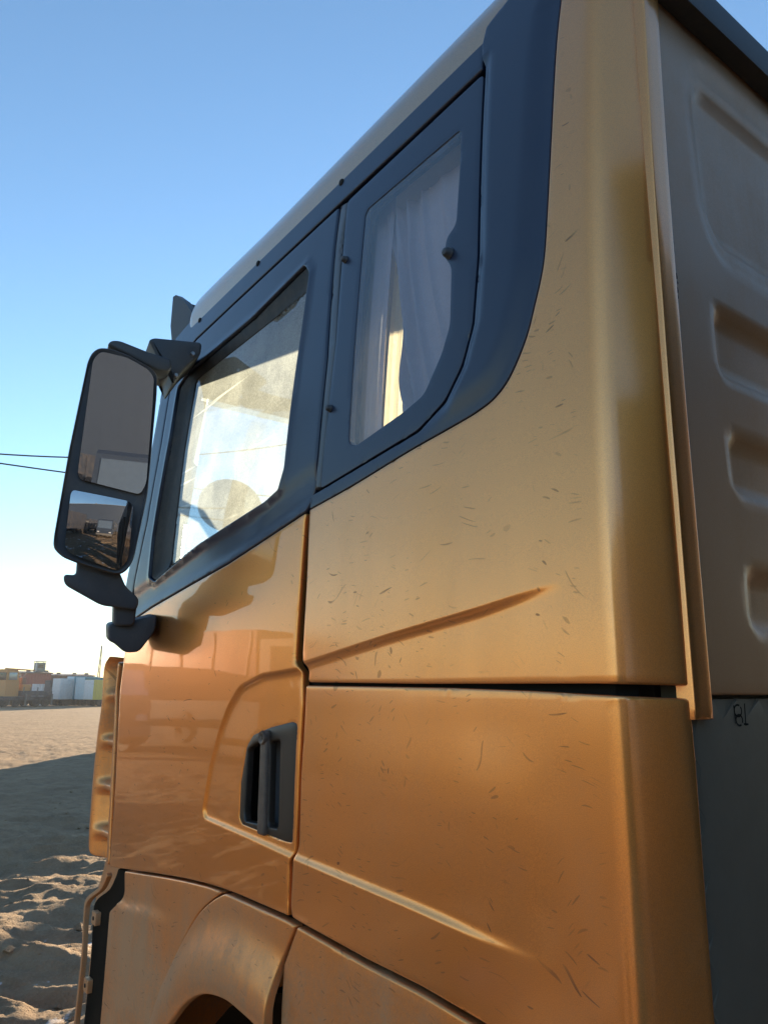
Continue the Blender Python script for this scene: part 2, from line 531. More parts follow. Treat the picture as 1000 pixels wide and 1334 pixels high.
def panel(name, outline, mat, parent=None, n0=0.0, thick=0.012, r=0.004, step=0.012, holes=(), H=None, fil=0.006, surf=S, skirt=True, guide=None, gw=(0.0,)):
    """a sheet pressed onto the side surface: own rounded edge, own depth, optional relief H(u, z)"""
    loops = []
    for i, L in enumerate([outline] + list(holes)):
        p = resample(fillet(L, fil if i == 0 else fil), step)
        a = area2(p)
        if (a < 0) == (i == 0):
            p = p[::-1]
        loops.append(p)
    lo = loops[0].min(0); hi = loops[0].max(0)
    gx = np.arange(lo[0] + step * 0.37, hi[0], step); gz = np.arange(lo[1] + step * 0.41, hi[1], step)
    G = np.stack(np.meshgrid(gx, gz), -1).reshape(-1, 2)
    ins = inside(G, loops[0])
    for h in loops[1:]:
        ins &= ~inside(G, h)
    G = G[ins]
    allD = lambda P: np.min([seg_dist(P, q) for q in loops], axis=0)
    if len(G):
        G = G[allD(G) > max(1.6 * r, 0.35 * step)]
    extra = np.zeros((0, 2))
    if guide is not None:
        ok = inside(guide, loops[0])
        tan = np.roll(guide, -1, 0) - np.roll(guide, 1, 0)
        tan /= np.maximum(1e-9, np.linalg.norm(tan, axis=1))[:, None]
        nor = np.stack([-tan[:, 1], tan[:, 0]], 1)
        ex = np.concatenate([guide + nor * w_ for w_ in gw])
        ok = inside(ex, loops[0])
        for h in loops[1:]:
            ok &= ~inside(ex, h)
        ex = ex[ok]
        if len(ex):
            extra = ex[allD(ex) > max(1.6 * r, 0.003)]
        if len(G):
            G = G[seg_dist(G, guide) > max(abs(q) for q in gw) + 0.3 * step]
    pts = []; edges = []
    for p in loops:
        s = len(pts)
        pts += [tuple(q) for q in p]
        edges += [(s + i, s + (i + 1) % len(p)) for i in range(len(p))]
    nb = len(pts)
    rings = []
    if r > 0:
        for p in loops:
            tan = np.roll(p, -1, 0) - np.roll(p, 1, 0)
            tan /= np.maximum(1e-9, np.linalg.norm(tan, axis=1))[:, None]
            nor = np.stack([-tan[:, 1], tan[:, 0]], 1)
            for f in (0.25, 0.6, 1.0):
                q = p + nor * r * f
                ok = inside(q, loops[0])
                for h in loops[1:]:
                    ok &= ~inside(q, h)
                q = q[ok]
                if len(q):
                    q = q[allD(q) > r * f * 0.85]
                    rings.append(q)
    X = np.concatenate([np.array(pts)] + rings + [extra, G]) if (rings or len(G)) else np.array(pts)
    res = delaunay_2d_cdt([Vector((float(a), float(c))) for a, c in X], edges, [], 0, 1e-6)
    V = np.array([(q[0], q[1]) for q in res[0]])
    F = np.array(res[2], int)
    cen = V[F].mean(1)
    keep = inside(cen, loops[0])
    for h in loops[1:]:
        keep &= ~inside(cen, h)
    F = F[keep]
    d = allD(V)
    n = np.full(len(V), n0, float)
    if H is not None:
        n = n + H(V[:, 0], V[:, 1])
    if r > 0:
        n = n - r * (1 - np.sqrt(np.clip(1 - (1 - np.minimum(d / r, 1)) ** 2, 0, 1)))
    P3 = surf(V[:, 0], V[:, 1], n)
    # orient
    a, c, e = (V[F[:, k]] for k in range(3))
    ar = (c[:, 0] - a[:, 0]) * (e[:, 1] - a[:, 1]) - (c[:, 1] - a[:, 1]) * (e[:, 0] - a[:, 0])
    F[ar > 0] = F[ar > 0][:, ::-1]
    verts = P3.tolist(); faces = F.tolist()
    if skirt and thick > 0:
        cnt = {}
        for f in faces:
            for k in range(3):
                cnt[(f[k], f[(k + 1) % 3])] = 1
        back = {}
        def bk(i):
            if i not in back:
                back[i] = len(verts)
                verts.append(surf(V[i:i + 1, 0], V[i:i + 1, 1], n[i:i + 1] - thick)[0].tolist())
            return back[i]
        for (i, j) in list(cnt):
            if (j, i) not in cnt:
                faces.append([j, i, bk(i), bk(j)])
    me = from_py(name, verts, faces)
    smooth(me, 50)
    return link_mesh(name, me, mat, parent)

def curve(pts, m_=6):
    """smooth open path through the points (Catmull-Rom)"""
    p = np.array(pts, float)
    q = np.vstack([2 * p[0] - p[1], p, 2 * p[-1] - p[-2]])
    out = []
    for i in range(1, len(q) - 2):
        for t in np.arange(m_) / m_:
            out.append(0.5 * (2 * q[i] + (q[i + 1] - q[i - 1]) * t + (2 * q[i - 1] - 5 * q[i] + 4 * q[i + 1] - q[i + 2]) * t ** 2 + (3 * q[i] - q[i - 1] - 3 * q[i + 1] + q[i + 2]) * t ** 3))
    out.append(p[-1])
    return [tuple(o) for o in out]
# outlines measured on the cab, in metres: (along the side, height)
SIDE = {
    'border': [(0.6385, 2.0749), (0.496, 2.0903), (0.3454, 2.1111), (0.2423, 2.1224), (0.1897, 2.1296), (0.1553, 2.1401), (0.128, 2.162), (0.1015, 2.2035), (0.0865, 2.2446), (0.0703, 2.3026), (0.0637, 2.3802), (0.0581, 2.4965), (0.0521, 2.6606), (0.046, 2.7392)],
    'strip_l': [(-0.0709, 2.6913), (-0.0812, 2.5064), (-0.0863, 2.3408), (-0.0915, 2.209), (-0.0961, 1.9617), (-0.0961, 1.8628), (-0.094, 1.7591)],
    'strip_r': [(-0.0901, 2.6944), (-0.1026, 2.513), (-0.1116, 2.3494), (-0.1206, 2.2181), (-0.1296, 1.9874), (-0.1274, 1.8268), (-0.1256, 1.7199)],
    'upper_left': [(0.6385, 2.0749), (0.6373, 1.9377), (0.6403, 1.8157), (0.6391, 1.7997), (0.6274, 1.7811), (0.6289, 1.7642)],
    'upper_bot': [(0.6289, 1.7642), (0.3302, 1.7602), (0.134, 1.7593), (0.0096, 1.7587), (-0.0915, 1.7543)],
    'lower_left': [(0.6338, 1.7591), (0.639, 1.6733), (0.6417, 1.5923), (0.641, 1.5021), (0.6521, 1.4767), (0.6549, 1.4063), (0.6487, 1.3904), (0.6261, 1.3886)],
    'lower_top': [(0.6338, 1.7591), (0.2578, 1.7549), (0.1072, 1.7513), (-0.0098, 1.7468), (-0.0868, 1.744)],
    'lower_bot': [(0.6261, 1.3886), (0.4293, 1.383), (0.3108, 1.3829), (0.1991, 1.3773)],
    'lower_right': [(-0.0959, 1.7393), (-0.0942, 1.6744), (-0.0917, 1.5718), (-0.089, 1.4414)],
    'door_border': [(1.576, 1.9393), (1.4298, 1.9631), (1.1772, 1.9945), (0.9768, 2.018), (0.8028, 2.0464), (0.652, 2.0716)],
    'door_right': [(0.652, 2.0716), (0.6551, 2.0516), (0.6594, 1.9122), (0.6635, 1.8017), (0.6486, 1.7828), (0.6448, 1.7241), (0.6468, 1.6729), (0.6466, 1.5492), (0.6502, 1.4865), (0.662, 1.4703), (0.6588, 1.3893)],
    'door_bot': [(0.6588, 1.3893), (0.9043, 1.382), (1.1161, 1.3631), (1.3803, 1.3296), (1.6008, 1.2997)],
    'door_left': [(1.6008, 1.2997), (1.6046, 1.4229), (1.6066, 1.4978), (1.6185, 1.5853), (1.6376, 1.7476), (1.6267, 1.8484)],
    'frame_right': [(0.6407, 2.6414), (0.6229, 2.3745), (0.6283, 2.168), (0.6345, 2.1095), (0.652, 2.0716)],
    'frame_left': [(1.551, 2.633), (1.5423, 2.4492), (1.5606, 2.2191), (1.6007, 2.0678), (1.6226, 1.96)],
    'pillar_left': [(1.6312, 2.7168), (1.6178, 2.5708), (1.5934, 2.2996), (1.6772, 2.0542)],
    'door_top': [(1.3978, 2.7392), (0.813, 2.7366), (0.6395, 2.7473)],
    'strip_dq': [(0.6407, 2.6414), (0.6405, 2.7519), (0.6104, 2.7331), (0.6116, 2.6254), (0.5909, 2.3979), (0.602, 2.1083), (0.6289, 2.1083)],
    'seal': [(0.7583, 2.6548), (0.731, 2.6214), (0.7331, 2.4866), (0.7449, 2.2902), (0.7479, 2.1822), (0.7666, 2.1431), (0.8233, 2.1291), (1.1545, 2.0902), (1.4458, 2.0345), (1.4803, 2.049), (1.49, 2.1644), (1.467, 2.459), (1.4734, 2.6109), (1.4093, 2.637), (1.0103, 2.6329)],
    'glass': [(0.7444, 2.5956), (0.7439, 2.4622), (0.7482, 2.3082), (0.7518, 2.2588), (0.7541, 2.1627), (0.7725, 2.1395), (1.156, 2.0961), (1.3689, 2.0621), (1.3714, 2.1574), (1.3843, 2.3967), (1.3795, 2.6067)],
    'quarter': [(0.6104, 2.7331), (0.5909, 2.3979), (0.6073, 2.108), (0.326, 2.1409), (0.2641, 2.1691), (0.2283, 2.2131), (0.2071, 2.2703), (0.2, 2.3842), (0.2058, 2.6023), (0.2092, 2.7378)],
    'qglass': [(0.5238, 2.6631), (0.2557, 2.6588), (0.2522, 2.5741), (0.2534, 2.4689), (0.2764, 2.4561), (0.2776, 2.4211), (0.2594, 2.3949), (0.2571, 2.2919), (0.2746, 2.2497), (0.3138, 2.1957), (0.3651, 2.1825), (0.4978, 2.1614), (0.5205, 2.1733), (0.5222, 2.2541), (0.5272, 2.4945), (0.5326, 2.6541)],
    'knobs': [(0.5863, 2.5794), (0.5895, 2.2608), (0.2647, 2.4213)],
    'rail_up': [(1.4471, 2.8458), (0.8641, 2.8165), (0.5115, 2.8122), (0.2286, 2.8286), (0.2094, 2.8213), (0.1973, 2.8289), (0.1796, 2.8309), (0.1472, 2.8385)],
    'rail_lo': [(1.3978, 2.7392), (0.8443, 2.7475), (0.6337, 2.7476), (0.4075, 2.7444), (0.2137, 2.7481), (0.1803, 2.7536), (0.046, 2.7392)],
    'rail_front': [(1.6516, 2.8313), (1.4689, 2.8424)],
    'bezel': [(0.8515, 1.6459), (0.8246, 1.6698), (0.7516, 1.6867), (0.6727, 1.6988), (0.6562, 1.6942), (0.6541, 1.6222), (0.6562, 1.4998), (0.6849, 1.4942), (0.8516, 1.4995), (0.8697, 1.5134), (0.8705, 1.5769)],
    'h_open1': [(0.8411, 1.6408), (0.81, 1.6524), (0.7853, 1.6565), (0.7778, 1.5147), (0.8399, 1.5118), (0.8446, 1.5247)],
    'h_open2': [(0.7522, 1.6597), (0.7147, 1.6643), (0.7138, 1.6174), (0.7113, 1.5162), (0.7482, 1.5149)],
    'h_bar': [(0.7779, 1.6761), (0.754, 1.6798), (0.7496, 1.4982), (0.7762, 1.4982)],
    'keyhole': [(0.7648, 1.6658)],
    'recess_front': [(0.6516, 1.7868), (0.7907, 1.7781), (0.881, 1.7569), (0.9298, 1.7189), (0.9644, 1.6725), (1.0031, 1.5945), (1.0256, 1.5097), (1.0154, 1.4947), (0.815, 1.4873), (0.6523, 1.4802)],
    'crease_up': [(0.6337, 1.7969), (0.3875, 1.8299), (0.1899, 1.8536), (0.0855, 1.8686), (0.0491, 1.8728)],
    'crease_lo': [(0.6474, 1.4834), (0.342, 1.4717), (0.2087, 1.4662), (0.1009, 1.4656), (0.0498, 1.4613)],
    'step_left': [(1.4797, 1.3155), (1.4661, 1.2657), (1.4933, 1.2343), (1.5413, 1.2084), (1.5401, 1.0994), (1.5405, 0.9581)],
    'arch_line': [(0.9041, 1.3807), (1.0115, 1.3205), (1.0936, 1.2396), (1.1595, 1.1366), (1.1985, 1.065)],
    'fender_gap': [(0.626, 1.3864), (0.6664, 1.3172), (0.67, 1.2301)],
    'arch': [(1.0846, 1.1006), (1.0019, 1.1657), (0.9215, 1.2045), (0.8322, 1.2226), (0.7608, 1.2224), (0.7054, 1.2191)],
    'black_left': [(1.6007, 1.2776), (1.6481, 1.2354), (1.7533, 1.186), (1.768, 1.1427), (1.755, 1.0442), (1.7648, 0.8881)],
    'defl_left': [(1.7459, 1.846), (1.7875, 1.8138), (1.7784, 1.7145), (1.7928, 1.6168), (1.7967, 1.4896), (1.78, 1.3281), (1.7313, 1.2944), (1.707, 1.2869)],
    'defl_right': [(1.6601, 1.8239), (1.6651, 1.7476), (1.6433, 1.6241), (1.6289, 1.5054), (1.6151, 1.3911), (1.6024, 1.3049)],
    'step_crease': [(1.4421, 1.2415), (1.3107, 1.261), (1.0844, 1.2804)],
    'fin': [(1.6765, 3.009), (1.5707, 2.9469), (1.463, 2.8424), (1.6001, 2.821), (1.6516, 2.8313), (1.6786, 2.9051)],
    'roof_sil': [(0.2138, 2.9042), (0.8888, 2.8981), (1.2322, 2.8932), (1.3756, 2.8623), (1.4388, 2.8525)],
}
MIR = {
    'M': [1.278, 0.16, 2.2],
    'n': [-0.96821, 0.21959, -0.11978],
    'e1': [-0.22119, -0.97523, 0.0],
    'e2': [-0.11681, 0.02649, 0.9928],
    'house': [[-0.0745, 0.3691], [-0.0482, 0.3722], [-0.004, 0.3628], [0.0534, 0.3394], [0.0678, 0.324], [0.0707, 0.2706], [0.071, 0.0186], [0.0531, -0.1423], [0.0397, -0.1713], [0.0197, -0.1837], [-0.0543, -0.1667], [-0.1065, -0.1487], [-0.1284, -0.1287], [-0.1294, -0.1017], [-0.1169, 0.1095], [-0.0971, 0.3298], [-0.089, 0.3546]],
    'glass1': [[-0.07, 0.3582], [-0.0086, 0.354], [0.0448, 0.3319], [0.0593, 0.3145], [0.0618, 0.2454], [0.0648, 0.0467], [0.053, 0.0166], [-0.0862, 0.0387], [-0.0927, 0.0528], [-0.0853, 0.3339]],
    'glass2': [[-0.0988, 0.0112], [0.0314, -0.0029], [0.0402, -0.021], [0.0391, -0.1452], [0.0187, -0.1727], [-0.089, -0.1401], [-0.1041, -0.1231], [-0.1029, 0.0015]],
    'arm_lo': [[-0.1009, -0.187], [-0.0716, -0.1888], [-0.0738, -0.1666], [0.0122, -0.1833], [0.0435, -0.2098], [0.0769, -0.2364], [0.074, -0.2651], [0.0247, -0.2599], [-0.0074, -0.2577], [-0.095, -0.2124]],
    'post': [[0.0208, -0.2489], [0.075, -0.2462], [0.0729, -0.3033], [0.0242, -0.3052]],
    'base': [[0.0126, -0.3028], [0.0753, -0.2907], [0.1279, -0.273], [0.126, -0.3157], [0.0916, -0.3685], [0.0588, -0.3712], [0.0294, -0.3474], [0.0183, -0.344]],
    'arm_up1': [[-0.0564, 0.387], [-0.0485, 0.4006], [-0.0287, 0.4044], [0.0478, 0.3865], [0.1002, 0.3798], [0.1031, 0.3473], [0.0746, 0.3423]],
    'arm_up2': [[0.0439, 0.4355], [0.0568, 0.4444], [0.1809, 0.4556], [0.1797, 0.4207], [0.1443, 0.3797], [0.1132, 0.3212], [0.1035, 0.3639], [0.0801, 0.3598], [0.0621, 0.4072]],
}

# ------------------------------------------------------------------ ground
def vnoise(x, y, seed):
    xi = np.floor(x).astype(np.int64); yi = np.floor(y).astype(np.int64)
    fx = x - xi; fy = y - yi
    fx = fx * fx * fx * (fx * (fx * 6 - 15) + 10); fy = fy * fy * fy * (fy * (fy * 6 - 15) + 10)
    def h(a, c):
        n = (a * 374761393 + c * 668265263 + seed * 974634777) & 0x7fffffff
        n = ((n ^ (n >> 13)) * 1274126177) & 0x7fffffff
        n = (n ^ (n >> 16)) & 0x7fffffff
        return n / 0x7fffffff
    a = h(xi, yi); c = h(xi + 1, yi); d = h(xi, yi + 1); e = h(xi + 1, yi + 1)
    return (a * (1 - fx) + c * fx) * (1 - fy) + (d * (1 - fx) + e * fx) * fy

def fbm(x, y, seed, octv=5, gain=0.5):
    s = 0; amp = 1; tot = 0
    for k in range(octv):
        s = s + amp * vnoise(x * 2 ** k + 13.7 * k, y * 2 ** k - 7.3 * k, seed + k); tot += amp; amp *= gain
    return s / tot

def ground_z(x, y):
    r = np.hypot(x + 0.5, y - 0.67)
    # long low ruts, rougher near the truck's nose
    al = x * 0.594 + y * 0.805; pe = x * 0.805 - y * 0.594
    w = fbm(x * 0.45, y * 0.45, 5, 3) - 0.5
    rid = 1 - np.abs(2 * fbm(pe * 0.95 + w * 2.2, al * 0.28, 11, 4, 0.5) - 1)
    rid2 = 1 - np.abs(2 * fbm(pe * 2.3 + w * 3.0, al * 0.8, 23, 4, 0.5) - 1)
    fine = fbm(x * 5.0, y * 5.0, 41, 4, 0.55) - 0.5
    near = 1 - sstep(7.5, 15.0, r)
    mid = 1 - sstep(14.0, 50.0, r)
    z = near * (0.24 * (rid - 0.78) + 0.12 * (rid2 - 0.78) + 0.035 * fine)
    trk = np.abs(((al * 0.5 + pe * 0.12 + 1.2 * w) % 1.9) - 0.95)
    z = z + mid * (0.10 * (fbm(x * 0.9, y * 0.9, 71, 5, 0.6) - 0.5) + 0.05 * (rid2 - 0.78) + 0.03 * fine - 0.03 * (1 - sstep(0.05, 0.14, np.abs(trk - 0.4))))
    z = z + 0.10 * (fbm(x * 0.12, y * 0.12, 91, 3) - 0.5) * sstep(6, 20, r) * (1 - sstep(60, 150, r))
    # level under the truck
    dx = np.maximum(0, np.maximum(-7.0 - x, x - 2.0)); dy = np.maximum(0, np.maximum(-3.0 - y, y - 0.6))
    fl = sstep(0.0, 1.2, np.hypot(dx, dy))
    return z * fl

ang = np.concatenate([np.arange(-24.0, 3.0, 0.11), np.arange(3.0, 70.0, 0.45), np.arange(70.0, 336.0, 1.2)])
ang = np.unique(np.round(ang, 4))
rr_ = [0.25]
while rr_[-1] < 1500:
    r_ = rr_[-1]
    rr_.append(r_ * (1.05 if r_ < 3 else 1.0065 if r_ < 16 else 1.013 if r_ < 60 else 1.05))
rr_ = np.array(rr_)
A_, R_ = np.meshgrid(np.radians(ang), rr_)
gx_ = -0.5 + R_ * np.cos(A_); gy_ = 0.67 + R_ * np.sin(A_)
gz_ = ground_z(gx_, gy_)
nr, na = gx_.shape
gv = np.stack([gx_.ravel(), gy_.ravel(), gz_.ravel()], 1)
i0 = (np.arange(nr - 1)[:, None] * na + np.arange(na)[None, :])
i1 = (np.arange(nr - 1)[:, None] * na + (np.arange(na)[None, :] + 1) % na)
gf = np.stack([i0, i0 + na, i1 + na, i1], -1).reshape(-1, 4)
cidx = len(gv)
gv = np.vstack([gv, [[-0.5, 0.67, 0.0]]])
me = bpy.data.meshes.new('ground')
tri = np.stack([np.arange(na), (np.arange(na) + 1) % na, np.full(na, cidx)], 1)
me.vertices.add(len(gv)); me.vertices.foreach_set('co', gv.ravel())
me.loops.add(gf.size + tri.size)
me.loops.foreach_set('vertex_index', np.concatenate([gf.ravel(), tri.ravel()]).astype(np.int32))
me.polygons.add(len(gf) + len(tri))
me.polygons.foreach_set('loop_start', np.concatenate([np.arange(len(gf)) * 4, gf.size + np.arange(len(tri)) * 3]).astype(np.int32))
me.update(calc_edges=True)
me.polygons.foreach_set('use_smooth', [True] * len(me.polygons))
ground = link_mesh('ground', me, 'earth')
ground['kind'] = 'structure'

def gz1(x, y):
    return float(ground_z(np.array([float(x)]), np.array([float(y)]))[0])

# loose clods and stones, too many to count
stone_vs, stone_fs = [], []
rng = np.random.default_rng(3)
for k in range(500):
    dist = 3.2 + 14 * rng.random() ** 1.7
    a = rad(rng.uniform(-24, 60))
    x = -0.5 + dist * math.cos(a); y = 0.67 + dist * math.sin(a)
    if -0.6 < -y < 2.9 and x < 2.3:
        continue
    s = 0.012 + 0.05 * rng.random() ** 4
    z = gz1(x, y)
    bmv = []
    for (px, py, pz) in ((1, 0, 0), (-1, 0, 0), (0, 1, 0), (0, -1, 0), (0, 0, 1), (0, 0, -1), (.7, .7, .5), (-.7, .6, .5), (.6, -.7, .4)):
        j = 0.7 + 0.6 * rng.random()
        bmv.append((x + px * s * j * 1.2, y + py * s * j, z + s * 0.25 + pz * s * j * 0.7))
    o_ = len(stone_vs)
    stone_vs += bmv
    for f in ((6, 4, 0), (6, 2, 4), (7, 4, 2), (7, 1, 4), (8, 0, 4), (8, 4, 3), (3, 4, 1), (0, 2, 6), (2, 1, 7), (3, 0, 8), (5, 2, 0), (5, 1, 2), (5, 3, 1), (5, 0, 3)):
        stone_fs.append([o_ + q for q in f])
me = from_py('loose_stones', stone_vs, stone_fs)
st = link_mesh('loose_stones', me, 'earth')
st['kind'] = 'stuff'
tag(st, 'scattered clods and small stones on the rutted earth', 'stones')

# ------------------------------------------------------------------ the truck
truck = thing('truck', 'dusty gold truck cab with dark window band filling the foreground', 'truck')
P_ = SIDE
P_['upper_left'] = [(a - 0.0025, c) for a, c in P_['upper_left']]
P_['lower_left'] = [(a - 0.0025, c) for a, c in P_['lower_left']]
for k_ in ('arch', 'arch_line', 'fender_gap', 'border', 'door_bot', 'black_left', 'defl_left'):
    P_[k_] = curve(P_[k_])
W = 2.4

# --- relief shared by door and rear panels: a wedge pressed in round the handle, fading out towards the rear corner
rec = P_['recess_front'] + P_['crease_lo'][1:] + P_['crease_up'][::-1][:-1] + [(0.6435, 1.7945)]
rec = resample(fillet(rec, 0.016), 0.006)
if area2(rec) < 0:
    rec = rec[::-1].copy()
def H_rec(u, z):
    P = np.stack([u, z], 1)
    d = seg_dist(P, rec)
    sd_ = np.where(inside(P, rec), d, -d)
    lw = 1 - sstep(1.60, 1.72, z)
    D = (1 - lw) * 0.0068 * sstep(0.03, 0.22, u) + lw * 0.0046 * sstep(0.06, 0.30, u)
    t = np.clip((sd_ + 0.002) / 0.014, 0, 1)
    return -D * (1 - (1 - t) ** 2.2)
REC_W = (-0.005, -0.002, 0.001, 0.004, 0.007, 0.0095, 0.013)

def grow(poly, d):
    p = np.array(poly, float)
    if area2(p) < 0:
        p = p[::-1]
    tan = np.roll(p, -1, 0) - np.roll(p, 1, 0)
    tan /= np.linalg.norm(tan, axis=1)[:, None]
    return [tuple(q) for q in p + np.stack([tan[:, 1], -tan[:, 0]], 1) * d]

def shifted(path, du, dz):
    return [(a + du, c + dz) for a, c in path]

side_parts = []
# upper rear side panel, running round the corner
top_r = [(0.045, 2.80), (0.043, 2.828), (-0.070, 2.80), (-0.073, 2.72)]
ul = P_['border'] + top_r + P_['strip_l'] + [(P_['strip_l'][-1][0] + 0.002, 1.757)] + P_['upper_bot'][::-1][1:-1] + P_['upper_left'][::-1][:-1]
side_parts.append(panel('side_panel', ul, 'gold_side', truck, H=H_rec, step=0.0085, fil=0.004, r=0.003, guide=rec, gw=REC_W))
# lower rear side panel
ll = P_['lower_top'] + [(P_['lower_right'][0][0] + 0.002, 1.742)] + P_['lower_right'][1:] + [(P_['lower_right'][-1][0], 1.375)] + \
     [(0.1, 1.372)] + P_['lower_bot'][::-1] + P_['lower_left'][::-1][1:-1]
side_parts.append(panel('side_panel', ll, 'gold_side', truck, H=H_rec, step=0.0085, fil=0.004, r=0.003, guide=rec, gw=REC_W))
# corner flange
sl_ = sorted(P_['strip_l'] + [(-0.0690, 2.76), (P_['strip_l'][-1][0], 1.70)], key=lambda q: q[1])
sl_z = np.array([q[1] for q in sl_]); sl_u = np.array([q[0] for q in sl_])
sl_u = np.polyval(np.polyfit(sl_z, sl_u, 3), sl_z)
def S_flange(w, z, n):
    """w: width back from the edge of the corner facet"""
    q = S(np.interp(z, sl_z, sl_u), z, 0.0)
    return np.stack([-0.0535 - n, q[:, 1] - np.asarray(w, float), q[:, 2]], 1)
side_parts.append(panel('corner_flange', [(-0.003, 1.722), (0.032, 1.722), (0.033, 2.2), (0.033, 2.738), (-0.003, 2.738)], 'gold_side', truck, n0=0.005, thick=0.018, r=0.0025, step=0.010, fil=0.001, surf=S_flange))
side_parts[-1]['label'] = 'folded vertical edge strip on the rear corner'

# door: gold skin with its dark frame, seal, glass and handle
bez = P_['bezel']
bez_in = grow(bez, -0.006)
dl = P_['door_border'] + P_['door_right'][1:] + P_['door_bot'][1:] + P_['door_left'][1:] + [(1.622, 1.90)]
door = panel('door', dl, 'gold_door', truck, H=H_rec, step=0.0085, fil=0.004, r=0.003, guide=rec, gw=REC_W, holes=[bez_in])
side_parts.append(door)
fr_ = shifted(P_['door_border'], 0, 0.003) + P_['frame_right'][::-1][1:] + [(0.6435, 2.7395)] + [(0.813, 2.7400), (1.15, 2.7405), (1.40, 2.7380), (1.50, 2.712), (1.548, 2.655)] + P_['frame_left'] + [(1.612, 1.94)]
seal = P_['seal']; glass = P_['glass']
def H_frame(u, z):   # a soft ledge under the window and a raised rim round the seal
    P = np.stack([u, z], 1)
    d = seg_dist(P, np.array(seal))
    base = np.interp(u, [p[0] for p in P_['door_border'][::-1]], [p[1] for p in P_['door_border'][::-1]])
    return 0.004 * (1 - sstep(0.004, 0.016, d)) - 0.006 * sstep(0.0, 0.035, z - base) * (1 - sstep(0.06, 0.10, z - base)) 
panel('window_frame', fr_, 'trim_dark', door, r=0.004, step=0.012, holes=[seal], H=H_frame)
panel('window_seal', grow(seal, -0.0015), 'rubber', door, n0=-0.004, r=0.003, step=0.02, holes=[glass], thick=0.02,
      H=lambda u, z: -0.012 * sstep(0.004, 0.03, seg_dist(np.stack([u, z], 1), np.array(seal))))
panel('window_pane', grow(glass, 0.008), 'pane_door', door, n0=-0.018, r=0, step=0.05, skirt=False)
# handle
op1, op2 = P_['h_open1'], P_['h_open2']
bz = panel('handle_bezel', bez, 'plastic_worn', door, n0=-0.006, r=0.004, thick=0.01, step=0.006, holes=[op1, op2], fil=0.008,
           H=lambda u, z: 0.002 * sstep(0.0, 0.015, seg_dist(np.stack([u, z], 1), np.array(bez))))
panel('handle_pocket', grow(bez_in, -0.001), 'plastic_black', door, n0=-0.062, r=0, thick=-0.052, step=0.02)
panel('handle_bar', P_['h_bar'], 'handle_grip', door, n0=0.004, r=0.005, thick=0.016, step=0.006, fil=0.006)
kx, kz = P_['keyhole'][0]
kp = S([kx], [kz], [0.0045])[0]
ko = lathe('keyhole', [(0.0, 0.003), (0.003, 0.003), (0.0036, 0.0005), (0.0085, 0.004), (0.0112, 0.004), (0.0125, 0.001), (0.0125, -0.006)], 'handle_grip', door, 18)
ko.location = kp
panel('inner_trim', grow(dl, -0.02), 'dash', door, n0=-0.075, r=0, step=0.08, skirt=False)

# dark quarter window behind the door
q_out = P_['quarter']; qg = P_['qglass']
qw = panel('quarter_window', q_out, 'trim_dark', truck, n0=-0.001, r=0.001, step=0.014, holes=[qg], fil=0.012)
side_parts.append(qw)
panel('window_pane', grow(qg, 0.006), 'pane_tint', qw, n0=-0.0025, r=0, step=0.05, skirt=False)
for k, (a, c) in enumerate(P_['knobs']):
    kn = lathe('latch_knob', [(0.0, 0.009), (0.004, 0.008), (0.006, 0.005), (0.0065, 0.001), (0.0075, 0.0), (0.0075, -0.006)], 'plastic_black', qw, 18)
    kn.location = S([a], [c], [0.001])[0]
    if k == 2:
        kn.scale = (1.3, 1.3, 1.3)
dq = [(0.6405, 2.742), (0.6398, 2.64), (0.6205, 2.3745), (0.6258, 2.168), (0.632, 2.112), (0.612, 2.112), (0.5955, 2.398), (0.6145, 2.63), (0.614, 2.736)]
side_parts.append(panel('pillar_strip', dq, 'trim_strip', truck, n0=-0.003, r=0.003, step=0.02, fil=0.002))
# surround of the quarter window, proud of the side
qr = grow(q_out, 0.0045)
inner = [(0.2035, 2.742), (0.2005, 2.6023), (0.1945, 2.3842), (0.2015, 2.2690), (0.2230, 2.2095), (0.2598, 2.1645), (0.3230, 2.1360), (0.6090, 2.1035), (0.6355, 2.1010)]
ou = [(a - 0.0005, c + 0.0012) for a, c in P_['border'][:19]] + [(a + 0.0011, c + 0.0008) for a, c in P_['border'][19:]]
gq = ou + [(0.048, 2.82), (0.052, 2.832), (0.150, 2.8385), (0.1796, 2.8309), (0.200, 2.824), (0.207, 2.79)] + inner
def H_sur(u, z):
    d = seg_dist(np.stack([u, z], 1), np.array(inner), closed=False)
    do = seg_dist(np.stack([u, z], 1), np.array(ou), closed=False)
    return 0.009 * sstep(0.002, 0.022, d) * (1 - sstep(0.30, 0.62, u)) * sstep(0.0, 0.05, do)
side_parts.append(panel('quarter_surround', gq, 'trim_dark', truck, H=H_sur, r=0.0015, step=0.008, fil=0.004))
# roof rail with three clips
rl = [(1.40, 2.7435), (1.15, 2.7450), (0.8443, 2.7455), (0.6337, 2.7465), (0.4075, 2.7455), (0.2120, 2.7480), (0.2115, 2.79), (0.2094, 2.8213), (0.2286, 2.8286), (0.5115, 2.8240), (0.8641, 2.8265), (1.4471, 2.8458), (1.475, 2.842), (1.60, 2.83), (1.63, 2.76), (1.60, 2.665), (1.553, 2.665), (1.505, 2.718)]
rail = panel('roof_rail', rl, 'trim_dark', truck, n0=0.001, r=0.004, step=0.012, fil=0.004)
side_parts.append(rail)
for a in (0.645, 1.03, 1.40):
    c_ = lathe('clip', [(0.0, 0.002), (0.006, 0.002), (0.008, 0.0), (0.008, -0.004)], 'gap_black', rail, 14)
    c_.location = S([a], [2.803], [0.002])[0]
